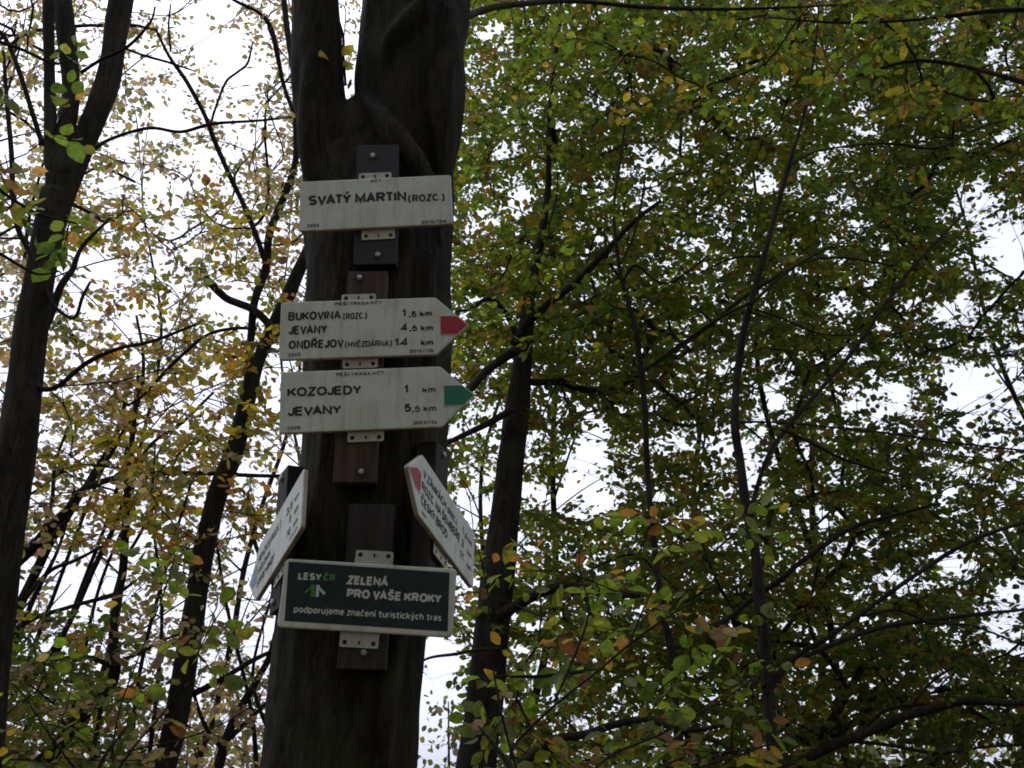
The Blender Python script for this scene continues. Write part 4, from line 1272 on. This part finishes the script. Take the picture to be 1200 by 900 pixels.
def frusta(E, name, mat, parent, kind=None):
    """E: list of (p0, p1, r0, r1) -> one mesh of four-sided tapering twigs"""
    p0 = np.array([e[0] for e in E]); p1 = np.array([e[1] for e in E])
    r0 = np.array([e[2] for e in E]); r1 = np.array([e[3] for e in E])
    d = p1 - p0
    d /= np.linalg.norm(d, axis=1)[:, None] + 1e-9
    ref = np.where(np.abs(d[:, 2:3]) > 0.9, np.array([[1.0, 0, 0]]), np.array([[0, 0, 1.0]]))
    X = np.cross(d, ref); X /= np.linalg.norm(X, axis=1)[:, None] + 1e-9
    Y = np.cross(d, X)
    p0 = p0 - d * r0[:, None] * 0.6; p1 = p1 + d * r1[:, None] * 0.6
    S = 5
    ring = []
    for (p, r) in ((p0, r0), (p1, r1)):
        for s in range(S):
            a = 2 * math.pi * s / S
            ring.append(p + (X * math.cos(a) + Y * math.sin(a)) * r[:, None])
    V = np.stack(ring, 1).reshape(-1, 3) - np.array(parent.location)
    n = len(E)
    base = np.arange(n)[:, None] * 2 * S
    quads = np.concatenate([np.stack([base[:, 0] + s, base[:, 0] + (s + 1) % S, base[:, 0] + S + (s + 1) % S, base[:, 0] + S + s], 1) for s in range(S)])
    return bulk_mesh(name, V, quads, mat, parent, kind, True)


def bulk_mesh(name, V, polys, mat, parent, kind=None, smooth=False, colours=None):
    k = polys.shape[1]
    me = bpy.data.meshes.new(name)
    me.vertices.add(len(V)); me.vertices.foreach_set('co', V.astype(np.float32).ravel())
    me.loops.add(polys.size); me.loops.foreach_set('vertex_index', polys.astype(np.int32).ravel())
    me.polygons.add(len(polys))
    me.polygons.foreach_set('loop_start', np.arange(0, polys.size, k, dtype=np.int32))
    me.polygons.foreach_set('loop_total', np.full(len(polys), k, dtype=np.int32))
    if smooth: me.polygons.foreach_set('use_smooth', np.ones(len(polys), dtype=bool))
    me.materials.append(mat)
    if colours is not None:
        a = me.attributes.new('leaf_colour', 'FLOAT_COLOR', 'POINT')
        a.data.foreach_set('color', colours.astype(np.float32).ravel())
    me.update(calc_edges=True)
    me.validate()
    o = bpy.data.objects.new(name, me)
    COL.objects.link(o)
    o.parent = parent
    if kind: o['kind'] = kind
    return o


# leaf blade: base, three pairs of sides, tip; folded along the midrib
LX = np.array([0.0, 0.22, 0.52, 0.80, 1.0, 0.80, 0.52, 0.22])
LY = np.array([0.0, 0.255, 0.335, 0.205, 0.0, -0.205, -0.335, -0.255])
LZ = np.array([0.0, 0.03, 0.05, 0.02, -0.05, 0.02, 0.05, 0.03])
LF = np.array([[0, 4, 3, 2, 1], [0, 7, 6, 5, 4]])


def leaves_mesh(pos, axis, nrm, size, col, parent, name='crown'):
    n = len(pos)
    axis = axis / (np.linalg.norm(axis, axis=1)[:, None] + 1e-9)
    nrm = nrm - axis * (nrm * axis).sum(1)[:, None]
    nrm /= np.linalg.norm(nrm, axis=1)[:, None] + 1e-9
    side = np.cross(nrm, axis)
    wid = rng.uniform(0.85, 1.2, n)
    curl = rng.normal(1.0, 1.1, n)
    V = (pos[:, None] + axis[:, None] * (LX[None, :, None] * size[:, None, None]) + side[:, None] * (LY[None, :, None] * (size * wid)[:, None, None])
         + nrm[:, None] * ((LZ[None] * curl[:, None])[:, :, None] * size[:, None, None]))
    V = V.reshape(-1, 3) - np.array(parent.location)
    Fc = (np.arange(n)[:, None, None] * 8 + LF[None]).reshape(-1, 5)
    C = np.repeat(np.concatenate([col, np.ones((n, 1))], 1), 8, axis=0)
    return bulk_mesh(name, V, Fc, M_LEAF, parent, None, False, C)


def unit(a):
    return a / (np.linalg.norm(a) + 1e-9)


def finish(key, t):
    if key == 'main':
        root = MAIN
    else:
        root = empty(t.name, tuple(t.base))
        tag(root, t.label, 'tree')
    # twigs bend smoothly
    A = np.array(t.P)
    kids = {}
    for (c, p) in t.par: kids.setdefault(p, []).append(c)
    for _ in range(3):
        B = A.copy()
        for (c, p) in t.par:
            if c in kids: B[c] = 0.45 * A[c] + 0.3 * A[p] + 0.25 * A[kids[c]].mean(0)
        A = B
    t.P = list(A)
    # pipe-model radii of grown twigs
    nP = len(t.P)
    cnt = np.ones(nP)
    for (c, p) in reversed(t.par):
        cnt[p] += cnt[c]
    E = []
    for (c, p) in t.par:
        near = False
        rc = 0.0015 * cnt[c] ** 0.37
        cap_ = t.fixed_r[p] * 0.8 if t.fixed_r[p] else 1.0
        rp = 0.0015 * cnt[p] ** 0.37 if t.fixed_r[p] is None else rc * 1.15
        E.append((t.P[p], t.P[c], min(rp, cap_), min(rc, cap_)))
    if key != 'main':
        bm = MB()
        for P, r in t.stems:
            sd = 14 if r.max() > 0.03 else 9
            bm.add(*tube(P, r, sd, 0.16, 0.02, rng.uniform(0, 9)))
        bm.build('trunk', t.mat, root, True, local=False)
    for P, r in t.limbs:
        bm = MB(); bm.add(*tube(P, r, 8, 0.2, 0, rng.uniform(0, 9)))
        bm.build('branch', t.mat if key != 'main' else M_BARK, root, True, local=False)
    if hasattr(t, 'dead'):
        P = catmull([unproj(a, b, 5.9) for a, b, _ in t.dead], 4); r = catmull(np.array([[px_size(unproj(a, b, 5.9), w) / 2] for a, b, w in t.dead]), 4)[:, 0]
        bm = MB(); bm.add(*tube(P, r, 10, 0.35, 0.1, 3.3)); o = bm.build('branch', t.mat, root, True, local=False)
        o['label'] = 'dead broken branch stub'
    pos, ax, nr, sz, col = [], [], [], [], []
    for (idx, p, d, pal, size, per, spread, near, zn) in t.sprays:
        p = t.P[idx]
        d = unit(d)
        cols = PAL[pal]
        w = np.array([c[1] for c in cols]); w = w / w.sum()
        base_c = rng.choice(len(cols), p=w)
        pn = unit(np.array([0, 0, 1.0]) + rng.normal(0, 0.35, 3))
        h = unit(d * np.array([1, 1, 0.35]) + rng.normal(0, 0.25, 3))
        for sub in range(2 if per > 6 else 1):
            ang = (0.0, rng.choice([-1, 1]) * rng.uniform(0.5, 1.1))[sub]
            h2 = unit(h * math.cos(ang) + np.cross(pn, h) * math.sin(ang))
            m = per if per <= 6 else (per + 1) // 2
            Lt = spread * rng.uniform(1.0, 1.6)
            st = p - h2 * Lt * (0.25 if sub == 0 else 0.0)
            pts = [st + h2 * (Lt * (k + 0.5) / m) + np.array([0, 0, -0.18 * Lt * ((k + 0.5) / m) ** 2]) for k in range(m + 1)]
            E.append((p if sub else st, pts[-1], 0.0015, 0.0009))
            for k in range(m):
                sgn = 1 if k % 2 else -1
                sdv = np.cross(pn, h2) * sgn
                a = unit(h2 * rng.uniform(0.5, 0.9) + sdv * rng.uniform(0.5, 1.0) + np.array([0, 0, rng.normal(-0.35, 0.30)]))
                if k == m - 1: a = unit(h2 + rng.normal(0, 0.3, 3))
                nn = unit(pn + rng.normal(0, 0.85, 3))
                pos.append(pts[k] + a * 0.008 + rng.normal(0, 0.006, 3)); ax.append(a); nr.append(nn)
                sz.append(size * float(np.clip(rng.normal(1.0, 0.2), 0.5, 1.4)))
                ci = base_c if rng.uniform() < 0.55 else rng.choice(len(cols), p=w)
                c = np.array(cols[ci][0]) * rng.uniform(0.75, 1.25) * np.array([rng.uniform(.9, 1.1), 1, rng.uniform(.8, 1.2)])
                col.append(c)
    if E:
        frusta(E, 'twigs', t.mat, root, 'stuff')
    if pos:
        pos = np.array(pos)
        u, v, z = proj(pos)
        keep = rng.uniform(0, 1, len(pos)) > 0.62 * gap_at(u, v) * (z > 3.0)
        # no leaf grows through the boards
        inb = (z < 3.6) & (z > 2.2) & (u > 280) & (u < 560) & (v > 110)
        keep &= ~inb
        return len(pos), leaves_mesh(pos[keep], np.array(ax)[keep], np.array(nr)[keep], np.array(sz)[keep], np.array(col)[keep], root)


tot = 0
for key, t in TREES.items():
    q = finish(key, t)
    if q: tot += q[0]
print('LEAVES', tot)


# ------------------------------------------------------------------ far-off wood
def far_wood():
    bm_pos, ax, nr, sz, col, E = [], [], [], [], [], []
    root = empty('far_wood', (0, 45, 0))
    for k in range(46):
        a = rng.uniform(-0.75, 0.75); R = rng.uniform(26, 60)
        b = np.array([R * math.sin(a), R * math.cos(a), 0.0])
        hgt = rng.uniform(2.5, 5.5) * R / 40
        E.append((b - np.array([0, 0, 0.2]), b + np.array([rng.normal(0, .3), 0, hgt]), 0.10, 0.03))
        for j in range(150):
            q = b + np.array([rng.normal(0, 1.3), rng.normal(0, 1.3), rng.uniform(0.1, 1.05) * hgt])
            bm_pos.append(q); ax.append(rng.normal(0, 1, 3)); nr.append(rng.normal(0, 1, 3) + np.array([0, -.5, .5])); sz.append(rng.uniform(0.22, 0.42))
            col.append(np.array([(.07, .09, .025), (.11, .10, .03), (.05, .06, .03)][rng.integers(3)]) * rng.uniform(.8, 1.2))
    frusta(E, 'trunks', M_BARK2, root, 'stuff')
    leaves_mesh(np.array(bm_pos), np.array(ax), np.array(nr), np.array(sz), np.array(col), root, 'foliage')['kind'] = 'stuff'
    tag(root, 'distant undergrowth and trees along the horizon', 'woodland', kind='stuff')


far_wood()


def added_shade_wood():
    """unseen trees with oversized leaves, added behind the viewer to shade trunk and signs"""
    root = empty('wood', (0, -8, 0))
    pos, ax, nr, sz, col, E = [], [], [], [], [], []
    for k in range(44):
        a = rng.uniform(-2.0, 2.0); R = rng.uniform(3.0, 15)
        b = np.array([R * math.sin(a), -R * math.cos(a) - 0.5, 0.0])
        hgt = rng.uniform(8, 14)
        E.append((b - np.array([0, 0, 0.2]), b + np.array([rng.normal(0, .4), rng.normal(0, .4), hgt]), 0.14, 0.03))
        for j in range(480):
            q = b + np.array([rng.normal(0, 1.5), rng.normal(0, 1.5), rng.uniform(0.16, 1.05) * hgt])
            if q[1] > -0.6 or (np.linalg.norm(q[:2]) < 1.8 and q[2] < 5): continue
            pos.append(q); ax.append(rng.normal(0, 1, 3)); nr.append(rng.normal(0, 1, 3)); sz.append(rng.uniform(0.25, 0.5))
            col.append(np.array([(.085, .115, .012), (.115, .125, .013), (.17, .12, .02)][rng.integers(3)]))
    frusta(E, 'trunks', M_BARK2, root, 'stuff')
    leaves_mesh(np.array(pos), np.array(ax), np.array(nr), np.array(sz), np.array(col), root, 'foliage')['kind'] = 'stuff'
    tag(root, 'unseen green wood added behind the viewer for shade', 'woodland', kind='stuff')


added_shade_wood()
